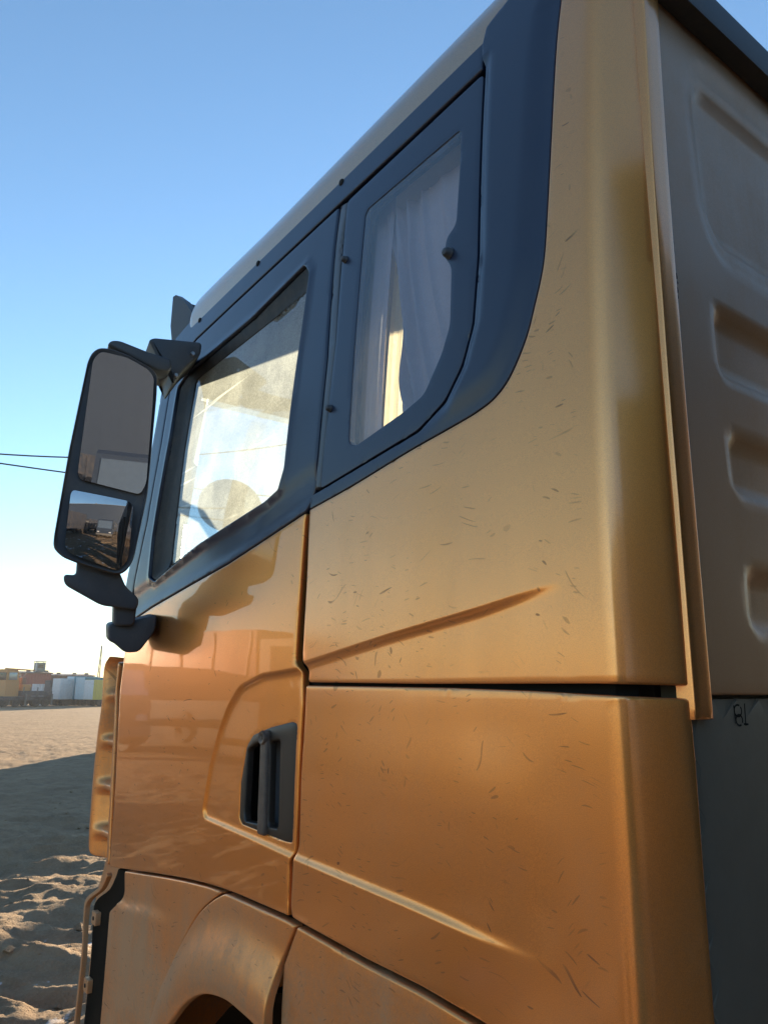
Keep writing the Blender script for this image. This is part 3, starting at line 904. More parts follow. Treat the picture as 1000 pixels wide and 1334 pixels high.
# front pillar skin
pl = [(1.557, 2.655), (1.5475, 2.45), (1.566, 2.22), (1.606, 2.068), (1.628, 1.93), (1.70, 1.90), (1.685, 2.054), (1.632, 2.30), (1.632, 2.57), (1.640, 2.655)]
side_parts.append(panel('pillar_skin', pl, 'trim_dark', truck, n0=0.0, r=0.004, step=0.015))

# lower body: step panel, front fender, rear skirt
def below(path, dz):
    return [(a, c - dz) for a, c in path]
st_pts = [(0.9041, 1.3765)] + below(P_['door_bot'][8:18], 0.005) + [(1.4797, 1.312)] + P_['step_left'][1:] + [(1.50, 0.62), (1.30, 0.62), (1.27, 0.85)] + P_['arch_line'][::-1][:-1]
scr = np.array(P_['step_crease'])
def H_step(u, z):
    zc = np.interp(u, scr[::-1, 0], scr[::-1, 1])
    fade = sstep(1.08, 1.38, u)
    return 0.009 * (1 - sstep(-0.007, 0.007, z - zc)) * fade
side_parts.append(panel('step_panel', st_pts, 'gold_lower', truck, H=H_step, n0=0.0, step=0.010, fil=0.008))
arch = P_['arch']
wc = (0.76, 0.58)
fn = [(0.630, 1.3825)] + [(0.6588, 1.3835), (0.8943, 1.3775)] + [(a - 0.004, c - 0.002) for a, c in P_['arch_line'][2:]] + [(1.262, 0.85), (1.29, 0.62), (1.24, 0.62), (1.20, 0.85)] + [(1.15, 1.0)] + arch + [(0.673, 1.219)] + P_['fender_gap'][::-1][:-1]
archp = np.array([(1.24, 0.62), (1.20, 0.85), (1.15, 1.0)] + list(arch) + [(0.40, 1.19), (0.25, 1.05), (0.20, 0.80)])
def H_fen(u, z):
    d = seg_dist(np.stack([u, z], 1), archp, closed=False)
    return 0.004 + 0.028 * (1 - sstep(0.03, 0.13, d)) - 0.006 * (1 - sstep(0.0, 0.02, d))
side_parts.append(panel('fender', fn, 'gold_lower', truck, H=H_fen, step=0.010, fil=0.012))
sk = [(0.622, 1.3825)] + below(P_['lower_bot'][1:], 0.006) + [(0.1, 1.367), (-0.092, 1.367), (-0.092, 0.90), (0.10, 0.85), (0.16, 0.95), (0.25, 1.08), (0.40, 1.18), (0.664, 1.214), (0.6655, 1.25), (0.6615, 1.317)]
side_parts.append(panel('rear_skirt', sk, 'gold_lower', truck, H=lambda u, z: 0.004 + 0 * u, step=0.012, fil=0.004))

# black end of the bumper with its pale rim and two clips
bl = [(1.482, 1.306), (1.590, 1.296)] + P_['black_left'] + [(1.76, 0.55), (1.52, 0.55)] + [(a + 0.004, c) for a, c in P_['step_left'][::-1][:-1]]
be = panel('bumper_end', bl, 'under_black', truck, n0=-0.02, r=0.004, step=0.02, fil=0.006)
side_parts.append(be)
rim_pts = [(a + 0.002, c) for a, c in P_['black_left']] + [(1.763, 0.55), (1.775, 0.55)] + [(a + 0.014, c + 0.006) for a, c in P_['black_left'][::-1]]
panel('bumper_rim', rim_pts, 'gold_lower', be, n0=0.002, r=0.0012, step=0.02, fil=0.003)
for (a, c) in ((1.715, 1.152), (1.735, 0.985)):
    panel('clip', [(a - 0.018, c - 0.016), (a + 0.018, c - 0.016), (a + 0.018, c + 0.016), (a - 0.018, c + 0.016)], 'gold_lower', be, n0=-0.006, r=0.002, step=0.02, fil=0.003)
    c_ = lathe('clip_hole', [(0.0, 0.001), (0.005, 0.001), (0.006, -0.002)], 'gap_black', be, 12)
    c_.location = S([a], [c], [-0.0055])[0]

# corner deflector ahead of the door: rim, channel, dark brackets
df = P_['defl_left'] + [(a + 0.004, c) for a, c in P_['defl_right'][::-1]]
dfl = np.array([q for q in P_['defl_left'] if q[1] > 1.335]); dfr = np.array(P_['defl_right'])
def H_def(u, z):
    ul_ = np.interp(z, dfl[::-1, 1], dfl[::-1, 0]); ur_ = np.interp(z, dfr[::-1, 1], dfr[::-1, 0])
    t = (u - ur_) / np.maximum(0.02, ul_ - ur_)
    ch = sstep(0.12, 0.26, t) * (1 - sstep(0.62, 0.90, t))
    rib = np.zeros_like(z)
    for zc in (1.735, 1.605, 1.485, 1.365):
        rib = np.maximum(rib, np.exp(-((z - zc) / 0.016) ** 4))
    return -0.046 * ch * (1 - 0.75 * rib) + 0.006 * sstep(0.80, 0.95, t)
de = panel('corner_deflector', df, 'gold_lower', truck, H=H_def, r=0.003, step=0.006, fil=0.006)
side_parts.append(de)
# black backing sheet added to darken the joints from behind, open at the windows
sub = [(-0.05, 1.39), (0.62, 1.385), (0.90, 1.37), (1.50, 1.32), (1.60, 1.33), (1.60, 1.95), (1.54, 2.10), (1.53, 2.70), (1.40, 2.80), (0.06, 2.80), (-0.05, 2.74)]
fr = panel('gap_backing', sub, 'gap_black', truck, n0=-0.030, r=0, step=0.09, skirt=False, holes=[grow(glass, 0.012), grow(qg, 0.010), grow(bez, 0.004)], fil=0.003)
side_parts.append(fr)

# --- mirrors and arms
Mo, Mn, M1, M2 = (np.array(MIR[k]) for k in ('M', 'n', 'e1', 'e2'))
def mprism(name, key, t0, t1, mat, parent, off=0.0, e=0.006, pts=None):
    """moulded arm: outline pushed from t0 to t1 with well rounded edges"""
    base = resample(fillet(MIR[key] if pts is None else pts, 0.012), 0.008)
    if area2(base) < 0:
        base = base[::-1]
    bm = bmesh.new()
    rings = []
    for t, d in ((t0, e), (t0 + 0.15 * e, 0.45 * e), (t0 + 0.5 * e, 0.14 * e), (t0 + e, 0.0), (t1 - e, 0.0), (t1 - 0.5 * e, 0.14 * e), (t1 - 0.15 * e, 0.45 * e), (t1, e)):
        q = np.array(grow(base, -d)) if d else base
        rings.append([bm.verts.new(Vector(Mo + Mn * (off + t) + M1 * a + M2 * c)) for a, c in q])
    k_ = len(base)
    for i in range(len(rings) - 1):
        for k in range(k_):
            bm.faces.new((rings[i][k], rings[i][(k + 1) % k_], rings[i + 1][(k + 1) % k_], rings[i + 1][k]))
    bm.faces.new(rings[0][::-1]); bm.faces.new(rings[-1])
    return bm_obj(name, bm, mat, parent, angle=60)
def lens(name, key, off, bulge, mat, parent):
    """mirror glass: slightly domed sheet"""
    c = np.mean(np.array(MIR[key]), 0)
    rmax = np.max(np.linalg.norm(np.array(MIR[key]) - c, axis=1))
    def surf(a, e, n):
        d2 = ((a - c[0]) ** 2 + (e - c[1]) ** 2) / rmax ** 2
        k = n + bulge * (1 - d2)
        return Mo[None] + a[:, None] * M1[None] + e[:, None] * M2[None] + (off + k)[:, None] * Mn[None]
    return panel(name, MIR[key], mat, parent, r=0, thick=0.004, step=0.010, fil=0.012, surf=surf)
house_pts = fillet(MIR['house'], 0.012).tolist()
mh = bmesh.new()
cxy = np.mean(np.array(house_pts), 0)
rings = []
for t, sc in ((0.002, 0.94), (0.008, 0.985), (0.0, 1.0), (-0.035, 0.99), (-0.075, 0.90), (-0.095, 0.70), (-0.10, 0.4)):
    rings.append([mh.verts.new(Vector(Mo + M1 * (cxy[0] + (a - cxy[0]) * sc) + M2 * (cxy[1] + (e - cxy[1]) * (sc if sc > 0.9 else sc * 0.98 + 0.02)) + Mn * t)) for a, e in house_pts])
for i in range(len(rings) - 1):
    for k in range(len(house_pts)):
        k2 = (k + 1) % len(house_pts)
        mh.faces.new((rings[i][k], rings[i][k2], rings[i + 1][k2], rings[i + 1][k]))
mh.faces.new(rings[-1]); mh.faces.new(rings[0][::-1])
mirror = bm_obj('side_mirror', mh, 'plastic_black', truck, angle=50)
mirror['label'] = 'tall black side mirror with two glasses'
lens('mirror_glass', 'glass1', 0.0095, 0.0012, 'mirror_glass', mirror)
lens('wide_angle_glass', 'glass2', 0.0095, 0.013, 'mirror_glass', mirror)
al = [list(q) for q in MIR['arm_lo']]
al[2][1] += 0.035; al[3][1] += 0.035
mprism('lower_arm', 'arm_lo', -0.055, 0.03, 'plastic_black', mirror, -0.05, pts=al)
mprism('lower_arm', 'post', -0.055, 0.02, 'plastic_black', mirror, -0.06)
mprism('arm_base', 'base', -0.10, 0.02, 'plastic_black', mirror, -0.08)
mprism('upper_arm', 'arm_up1', -0.06, 0.02, 'plastic_black', mirror, -0.04)
mprism('arm_bracket', 'arm_up2', -0.14, 0.03, 'plastic_black', mirror, -0.10)
for (a, e, off) in ((0.158, 0.418, -0.066), (0.120, 0.352, -0.066)):
    b_ = lathe('bolt', [(0.0, -0.004), (0.005, -0.004), (0.006, 0.0), (0.006, 0.006)], 'steel', mirror, 8, axis='x')
    b_.location = Mo + M1 * a + M2 * e + Mn * off

# --- roof
def rr_loop(ins_, n=26):
    x0, x1, y0, y1 = -0.055 + ins_, 1.60 - ins_, -W + 0.066 + ins_, -0.066 - ins_
    rr0 = max(0.02, 0.085 - ins_ * 0.3); rr1 = max(0.02, 0.14 - ins_ * 0.3)
    pts = []
    for cx_, cy_, r_, a0 in ((x1 - rr1, y1 - rr1, rr1, 0), (x0 + rr0, y1 - rr0, rr0, 90), (x0 + rr0, y0 + rr0, rr0, 180), (x1 - rr1, y0 + rr1, rr1, 270)):
        for k in range(n):
            q = rad(a0 + 90 * k / (n - 1)); pts.append((cx_ + r_ * math.cos(q), cy_ + r_ * math.sin(q)))
    out_ = []
    for i in range(len(pts)):      # subdivide the long runs
        a, c = np.array(pts[i]), np.array(pts[(i + 1) % len(pts)])
        m_ = 24 if np.linalg.norm(c - a) > 0.5 else 1
        for j in range(m_):
            out_.append(a + (c - a) * j / m_)
    return out_
bm = bmesh.new()
rings = []
HR = 0.155
for k in range(15):
    t = k / 14
    ins_ = 0.20 * (1 - math.cos(t * math.pi / 2)); zz = HR * math.sin(t * math.pi / 2)
    ring = []
    for (x, y) in rr_loop(ins_):
        zb = 2.832 - 0.062 * float(1 - sstep(-0.06, 0.16, np.array(x)))
        zb += 0.012 * float(sstep(0.9, 1.5, np.array(x)))
        ring.append(bm.verts.new((x, y, zb + zz)))
    rings.append(ring)
for i in range(len(rings) - 1):
    for k in range(len(rings[0])):
        k2 = (k + 1) % len(rings[0])
        bm.faces.new((rings[i][k], rings[i][k2], rings[i + 1][k2], rings[i + 1][k]))
bm.faces.new(rings[-1])
low = [bm.verts.new((v_.co.x, v_.co.y, v_.co.z - 0.04)) for v_ in rings[0]]
for k in range(len(low)):
    k2 = (k + 1) % len(low)
    bm.faces.new((low[k], low[k2], rings[0][k2], rings[0][k]))
roof = bm_obj('roof', bm, 'gold_roof', truck, angle=60)
prism('roof_header', [(1.49, 2.605), (1.71, 2.678), (1.71, 2.83), (1.66, 2.845), (1.49, 2.845)], (0, -0.10, 0), (1, 0, 0), (0, 0, 1), (0, -1, 0), 0.0, 2.20, 'trim_dark', truck, 0.01)
# sun visor ahead of the roof, its left end stands up as a fin
fin = [(1.6765, 3.009), (1.65, 3.004), (1.5707, 2.9469), (1.463, 2.8424), (1.50, 2.825), (1.6001, 2.815), (1.6516, 2.8313), (1.6786, 2.9051)]
vis = prism('sun_visor', fin, (0, -0.075, 0), (1, 0, 0), (0, 0, 1), (0, -1, 0), 0.0, 0.022, 'plastic_black', truck, 0.004)
prism('visor_blade', [(1.60, 2.82), (1.655, 2.83), (1.682, 2.905), (1.68, 3.00), (1.668, 3.0), (1.664, 2.91), (1.645, 2.845), (1.60, 2.835)], (0, -0.098, 0), (1, 0, 0), (0, 0, 1), (0, -1, 0), 0.0, 2.2, 'plastic_black', vis, 0.003)

# --- windscreen, pillars, nose
bm = bmesh.new()
rowv = []
for zz, xx in ((2.65, 1.665), (2.3, 1.76), (1.92, 1.85)):
    rowv.append([bm.verts.new((xx + 0.05 * (1 - (2 * k / 10 - 1) ** 2), -0.175 - 2.05 * k / 10, zz)) for k in range(11)])
for i in range(2):
    for k in range(10):
        bm.faces.new((rowv[i][k], rowv[i][k + 1], rowv[i + 1][k + 1], rowv[i + 1][k]))
ws = bm_obj('windscreen', bm, 'pane_clear', truck)
for sgn in (0, 1):
    bm = bmesh.new()
    rg = []
    for zz, xs, xw in ((2.72, 1.55, 1.65), (2.3, 1.57, 1.76), (2.05, 1.62, 1.82), (1.90, 1.64, 1.86)):
        sec = [(xs, -0.085), (xs + 0.07, -0.072), (xw + 0.0, -0.10), (xw + 0.015, -0.19), (xw - 0.035, -0.20), (xs + 0.02, -0.13)]
        rg.append([bm.verts.new((a, (c if sgn == 0 else -W - c), zz)) for a, c in sec])
    for i in range(3):
        for k in range(6):
            bm.faces.new((rg[i][k], rg[i][(k + 1) % 6], rg[i + 1][(k + 1) % 6], rg[i + 1][k]))
    bm_obj('front_pillar', bm, 'trim_dark', truck, bevel=0.0, angle=60)
prism('front_panel', [(1.70, 1.92), (1.86, 1.92), (1.90, 1.80), (1.92, 1.35), (1.90, 1.28), (1.70, 1.28)], (0, -0.10, 0), (1, 0, 0), (0, 0, 1), (0, -1, 0), 0.0, 2.2, 'gold_side', truck, 0.02)
bmp = prism('bumper', [(1.62, 1.27), (1.88, 1.27), (1.95, 1.15), (1.96, 0.70), (1.90, 0.52), (1.62, 0.52)], (0, -0.08, 0), (1, 0, 0), (0, 0, 1), (0, -1, 0), 0.0, 2.24, 'gold_lower', truck, 0.03)
for yy in (-0.33, -2.07):
    box('headlight', (1.953, yy, 0.98), (0.03, 0.36, 0.17), 'lamp_clear', bmp, 0.015)
gr_ = box('grille', (1.925, -1.2, 1.58), (0.03, 1.5, 0.34), 'plastic_black', truck, 0.01)
for k in range(5):
    box('slat', (1.945, -1.2, 1.455 + k * 0.0625), (0.025, 1.42, 0.022), 'steel', gr_, 0.004)
# kerb mirror that hangs ahead of the windscreen
fm = lathe('kerb_mirror', [(0.0, 0.10), (0.05, 0.09), (0.085, 0.05), (0.098, 0.0), (0.10, -0.02), (0.092, -0.03), (0.0, -0.03)], 'plastic_black', truck, 24, axis='x')
fm.location = (1.93, -0.43, 2.40); fm.scale = (0.8, 1.25, 1.0)
tube('mirror_arm', [(0, 0, -0.03), (0.0, -0.22, -0.08), (-0.02, -0.45, -0.25), (-0.1, -0.5, -0.42)], 0.018, 'plastic_black', fm)

# --- rear wall
XR = -0.05
def S_rear(a, z, n):
    a = np.asarray(a, float)
    return np.stack([XR - n, -a, np.asarray(z, float)], 1)
def mir_a(L):
    return [(W - a, c) for a, c in L][::-1]
big = [(0.229, 2.59), (0.250, 2.618), (1.10, 2.618), (1.13, 2.59), (1.13, 2.40), (1.10, 2.368), (0.258, 2.368), (0.233, 2.413)]
big_o = [(0.205, 2.60), (0.245, 2.665), (1.12, 2.665), (1.16, 2.60), (1.16, 2.39), (1.12, 2.335), (0.240, 2.335), (0.210, 2.40)]
vents = [[(0.214, 2.153), (0.216, 2.252), (1.05, 2.252), (1.05, 2.153)], [(0.219, 1.994), (0.220, 2.074), (1.05, 2.074), (1.05, 1.994)], [(0.224, 1.821), (0.227, 1.897), (1.05, 1.897), (1.05, 1.821)]]
def rsd(poly, u, z, fil):
    p = resample(fillet(poly, fil), 0.02)
    P = np.stack([u, z], 1)
    d = seg_dist(P, p)
    return np.where(inside(P, p), d, -d)
def H_rear(u, z):
    uu = np.minimum(u, W - u)
    h = -0.004 * sstep(-0.006, 0.006, rsd(big_o, uu, z, 0.04)) - 0.011 * sstep(-0.010, 0.010, rsd(big, uu, z, 0.03))
    for v_ in vents:
        h = h - 0.014 * sstep(-0.006, 0.014, rsd(v_, uu, z, 0.022))
    return h
wl = [(float(-q[1]) + 0.014, float(q[2])) for q in S(np.interp(np.linspace(1.7475, 2.735, 9), sl_z, sl_u), np.linspace(1.7475, 2.735, 9), 0.0)]
rw = panel('rear_wall', wl + mir_a(wl), 'gold_rear', truck, surf=S_rear, H=H_rear, r=0.003, step=0.011, fil=0.004)
panel('rear_wall', [(0.078, 0.95), (0.078, 1.7430), (W - 0.078, 1.7430), (W - 0.078, 0.95)], 'rear_panel', truck, n0=-0.006, surf=S_rear, r=0.003, step=0.05, fil=0.004)
bm = bmesh.new()
bm_box(bm, (-0.062, -1.2, 2.741), (0.034, W - 0.24, 0.058))
bm_obj('roof_gutter', bm, 'plastic_black', truck, None, 0.008)
# marker scribble on the lower rear wall and a few chips by the flange
def stroke(pts, w=0.0011):
    vs, fs = [], []
    p = np.array(pts, float)
    for i in range(len(p)):
        t = p[min(i + 1, len(p) - 1)] - p[max(i - 1, 0)]
        t = t / max(1e-9, np.linalg.norm(t)); nn = np.array([-t[1], t[0]]) * w
        for q in (p[i] + nn, p[i] - nn):
            vs.append((XR + 0.006 - 0.0006, -q[0], q[1]))
        if i:
            k = 2 * i
            fs.append((k - 2, k - 1, k + 1, k))
    return vs, fs
def circ(cx_, cz_, rx, rz, a0, a1, n=14):
    return [(cx_ + rx * math.cos(rad(a0 + (a1 - a0) * k / n)), cz_ + rz * math.sin(rad(a0 + (a1 - a0) * k / n))) for k in range(n + 1)]
vs, fs = [], []
for L in (circ(0.180, 1.7300, 0.008, 0.0065, 60, 400), circ(0.181, 1.7195, 0.007, 0.006, -30, 300), [(0.172, 1.736), (0.173, 1.716)], [(0.196, 1.738), (0.195, 1.726), (0.194, 1.713)], [(0.190, 1.715), (0.200, 1.7145)]):
    a_, f_ = stroke(L)
    k = len(vs); vs += a_; fs += [tuple(q + k for q in f) for f in f_]
link_mesh('scribble', from_py('scribble', vs, fs), 'gap_black', truck)
vs, fs = [], []
for (a, c, w_, h_) in ((0.130, 2.266, 0.0022, 0.005), (0.1315, 2.257, 0.0014, 0.002), (0.129, 2.246, 0.0022, 0.0045), (0.1285, 2.236, 0.0018, 0.003)):
    k = len(vs)
    vs += [(XR - 0.0007, -(a + w_ * math.cos(q)), c + h_ * math.sin(q)) for q in [2 * math.pi * j / 9 + 0.3 * (j % 2) for j in range(9)]]
    fs.append(tuple(k + j for j in range(9)))
link_mesh('paint_chip', from_py('paint_chip', vs, fs), 'gap_black', truck)

# --- cab inside
box('ceiling', (0.75, -1.2, 2.80), (1.50, 2.16, 0.02), 'liner', truck, 0.005)
box('floor', (0.85, -1.2, 1.33), (1.68, 2.2, 0.05), 'dash', truck, 0.01)
box('back_lining', (0.0, -1.2, 2.1), (0.03, 2.16, 1.4), 'liner', truck, 0.005)
box('bunk', (0.27, -1.2, 1.75), (0.46, 2.1, 0.16), 'seat_cloth', truck, 0.05)
prism('dashboard', [(1.40, 1.40), (1.36, 1.72), (1.44, 1.92), (1.60, 1.97), (1.82, 1.93), (1.84, 1.40)], (0, -0.14, 0), (1, 0, 0), (0, 0, 1), (0, -1, 0), 0.0, 2.1, 'dash', truck, 0.03)
for yy in (-0.62, -1.80):
    s_ = box('seat', (0.86, yy, 1.72), (0.50, 0.50, 0.15), 'seat_cloth', truck, 0.05)
    box('backrest', (0.60, yy, 2.02), (0.13, 0.48, 0.60), 'seat_cloth', s_, 0.05, rot=Matrix.Rotation(rad(-10), 3, 'Y'))
    box('headrest', (0.55, yy, 2.39), (0.10, 0.26, 0.17), 'seat_cloth', s_, 0.04, rot=Matrix.Rotation(rad(-8), 3, 'Y'))
    box('pedestal', (0.86, yy, 1.5), (0.36, 0.36, 0.30), 'dash', s_, 0.02)
swc = Vector((1.28, -0.62, 1.98))

bm = bmesh.new()
bm_tube(bm, [(0.22 * math.cos(2 * math.pi * k / 36), 0.22 * math.sin(2 * math.pi * k / 36), 0) for k in range(37)], 0.016, 10, False)
for a in (90, 210, 330):
    bm_tube(bm, [(0, 0, -0.03), (0.12 * math.cos(rad(a)), 0.12 * math.sin(rad(a)), -0.02), (0.22 * math.cos(rad(a)), 0.22 * math.sin(rad(a)), 0)], 0.016, 8)
bm_tube(bm, [(0, 0, 0.0), (0, 0, -0.35)], 0.045, 12)
sw = bm_obj('steering_wheel', bm, 'dash', truck)
sw.location = swc; sw.rotation_euler = (0, rad(-38), 0)

# curtains drawn along the quarter window, a slit left open between them
def curtain(name, xa, xb, nfold, amp, yoff, z0, z1, seed, sway=1.0):
    rs = random.Random(seed)
    nu, nz = 90, 34
    vs, fs = [], []
    ph = rs.uniform(0, 6)
    for j in range(nz):
        tz = j / (nz - 1); z = z0 + (z1 - z0) * tz
        x0, x1 = xa(tz), xb(tz)
        for i in range(nu):
            t = i / (nu - 1)
            w_ = 2 * math.pi * (nfold * (t ** 1.25 + 0.07 * math.sin(5 * t + ph)) + (0.25 * math.sin(2.2 * tz + t * 3 + ph) + 0.5 * (1 - tz) ** 2 * t) * sway)
            y = yoff - KL * max(0, z - ZB) ** 2 + amp * (0.7 + 0.5 * math.sin(7 * t + ph)) * (math.sin(w_) + 0.35 * math.sin(2.1 * w_ + 1.3 + 2 * tz))
            vs.append((x0 + (x1 - x0) * t + 0.35 * amp * math.cos(w_), y, z))
    for j in range(nz - 1):
        for i in range(nu - 1):
            k = j * nu + i
            fs.append((k, k + 1, k + nu + 1, k + nu))
    me = from_py(name, vs, fs)
    smooth(me, 180)
    return link_mesh(name, me, 'curtain_cloth', truck)
side_parts.append(curtain('curtain', lambda t: 0.10 + 0.10 * t, lambda t: 0.380 + 0.130 * t ** 1.1, 6.5, 0.0125, -0.054, 2.02, 2.66, 1, 2.2))
side_parts.append(curtain('curtain', lambda t: 0.486 + 0.012 * t, lambda t: 0.590, 2.2, 0.009, -0.050, 2.02, 2.72, 2))

sh = curtain('sheer_curtain', lambda t: 0.30, lambda t: 0.52, 6.0, 0.003, -0.074, 2.02, 2.68, 5)  # cloth added behind the slit to catch sun as a bright strip
sh.data.materials.clear(); sh.data.materials.append(MATS['sheer_cloth'])
side_parts.append(sh)

# --- wheels, frame and an added tipper body out of view
def wheel(x, y, parent, r=0.52, w_=0.30):
    s_ = -1 if y < -W / 2 else 1
    ty = lathe('wheel', [(0.29, -w_ / 2), (r - 0.06, -w_ / 2), (r - 0.015, -w_ / 2 + 0.03), (r, -w_ / 2 + 0.06), (r, w_ / 2 - 0.06), (r - 0.015, w_ / 2 - 0.03), (r - 0.06, w_ / 2), (0.29, w_ / 2), (0.29, -w_ / 2)], 'tyre', parent, 40)
    ty.location = (x, y, r)
    rm = lathe('rim', [(0.0, s_ * 0.03), (0.10, s_ * 0.03), (0.11, -s_ * 0.02), (0.22, -s_ * 0.04), (0.26, s_ * 0.10), (0.295, s_ * 0.145), (0.295, -s_ * 0.10)], 'rim', ty, 32)
    for k in range(8):
        q = 2 * math.pi * k / 8
        lathe('wheel_nut', [(0.0, s_ * 0.02), (0.014, s_ * 0.02), (0.016, -s_ * 0.03)], 'steel', ty, 6).location = (0.16 * math.cos(q), 0, 0.16 * math.sin(q))
    return ty
for yy in (-0.20, -W + 0.20):
    wheel(0.74, yy, truck)
    for xx in (-2.9, -4.3):
        wheel(xx, yy + (-0.06 if yy > -1 else 0.06), truck)
for yy in (-0.78, -1.62):
    box('frame_rail', (-2.2, yy, 0.95), (7.4, 0.09, 0.28), 'chassis', truck, 0.01)
for sgn in (-0.10, -W + 0.10):
    bm = bmesh.new()
    pr = []
    for k in range(19):
        q = rad(-10 + 200 * k / 18)
        pr.append((0.74 + 0.66 * math.cos(q), 0.56 + 0.645 * math.sin(q)))
    A1 = [bm.verts.new((a, sgn - 0.02 if sgn > -1 else sgn + 0.02, c)) for a, c in pr]
    A2 = [bm.verts.new((a, sgn - 0.42 if sgn > -1 else sgn + 0.42, c)) for a, c in pr]
    for k in range(18):
        bm.faces.new((A1[k], A1[k + 1], A2[k + 1], A2[k]))
    bm_obj('wheel_housing', bm, 'under_black', truck)
box('axle', (0.74, -1.2, 0.52), (0.14, 2.0, 0.14), 'chassis', truck, 0.03)
box('engine', (0.8, -1.2, 0.95), (1.5, 0.8, 0.6), 'chassis', truck, 0.05)
tb = prism('added_tipper_body', [(-0.54, 1.15), (-0.55, 2.86), (-0.78, 2.86), (-0.84, 2.72), (-6.0, 2.62), (-6.0, 1.15)], (0, -0.02, 0), (1, 0, 0), (0, 0, 1), (0, -1, 0), 0.0, W - 0.04, 'body_dark', truck, 0.02)  # unseen body added to darken the rear wall and corner facet
for k in range(7):
    box('added_body_rib', (-0.75 - 0.83 * k, 0.012, 1.78), (0.10, 0.07, 1.20), 'body_dark', tb, 0.012)
box('battery_box', (-1.1, -0.30, 0.85), (0.7, 0.45, 0.45), 'chassis', truck, 0.03)

# the far side of the cab repeats the near side
for o in side_parts:
    c = o.copy(); COL.objects.link(c); c.parent = truck
    c.scale = (1, -1, 1); c.location = (0, -W, 0)
    for ch in list(o.children):
        d = ch.copy(); COL.objects.link(d); d.parent = c
mc = mirror.copy(); COL.objects.link(mc); mc.parent = truck; mc.scale = (1, -1, 1); mc.location = (0, -W, 0)
mc['label'] = 'side mirror on the far side of the cab'
for ch in list(mirror.children):
    d = ch.copy(); COL.objects.link(d); d.parent = mc

base_pt = Vector((0.8, -1.2, 0.0))
for ch in truck.children:
    ch.location = Vector(ch.location) - base_pt
truck.location = base_pt

# ------------------------------------------------------------------ the yard behind
def colmat(name, col, rough=0.5, **kw):
    if name not in MATS:
        simple(name, col, rough, **kw)
    return name
colmat('paint_white', (0.62, 0.64, 0.66), dust=0.3)
colmat('paint_pale', (0.42, 0.55, 0.62), dust=0.3)
colmat('paint_teal', (0.035, 0.20, 0.27), dust=0.2)
colmat('paint_blue', (0.07, 0.28, 0.38), dust=0.2)
colmat('paint_lime', (0.50, 0.44, 0.10), dust=0.3)
colmat('paint_navy', (0.02, 0.03, 0.05), dust=0.3)
colmat('paint_orange', (0.48, 0.22, 0.07), dust=0.3)
colmat('paint_grey', (0.12, 0.12, 0.12), dust=0.4)
colmat('paint_brown', (0.16, 0.075, 0.05), dust=0.3)
colmat('shed_red', (0.22, 0.045, 0.035), dust=0.25)
colmat('shed_brown', (0.10, 0.05, 0.035), dust=0.25)
colmat('cabin_green', (0.17, 0.21, 0.19), dust=0.2)
colmat('window_dark', (0.02, 0.025, 0.03), 0.12)
colmat('shed_mauve', (0.034, 0.048, 0.076))
colmat('window_sky', (0.22, 0.27, 0.31), 0.15, metal=0.6)
colmat('wood_pole', (0.13, 0.10, 0.08), 0.85)
colmat('wire_black', (0.02, 0.02, 0.02), 0.6)
colmat('container_red', (0.36, 0.11, 0.085), 0.45, dust=0.35, dustcol=(0.4, 0.3, 0.22))

def far_wheel(parent, x, y, r=0.5, w_=0.3):
    t_ = lathe('wheel', [(0.0, w_ / 2 - 0.04), (r * 0.5, w_ / 2 - 0.04), (r * 0.55, w_ / 2), (r * 0.92, w_ / 2), (r, w_ / 2 - 0.05), (r, -w_ / 2 + 0.05), (r * 0.92, -w_ / 2), (r * 0.55, -w_ / 2), (r * 0.5, -w_ / 2 + 0.04), (0.0, -w_ / 2 + 0.04)], 'tyre', parent, 20)
    t_.location = (x, y, r)
    return t_

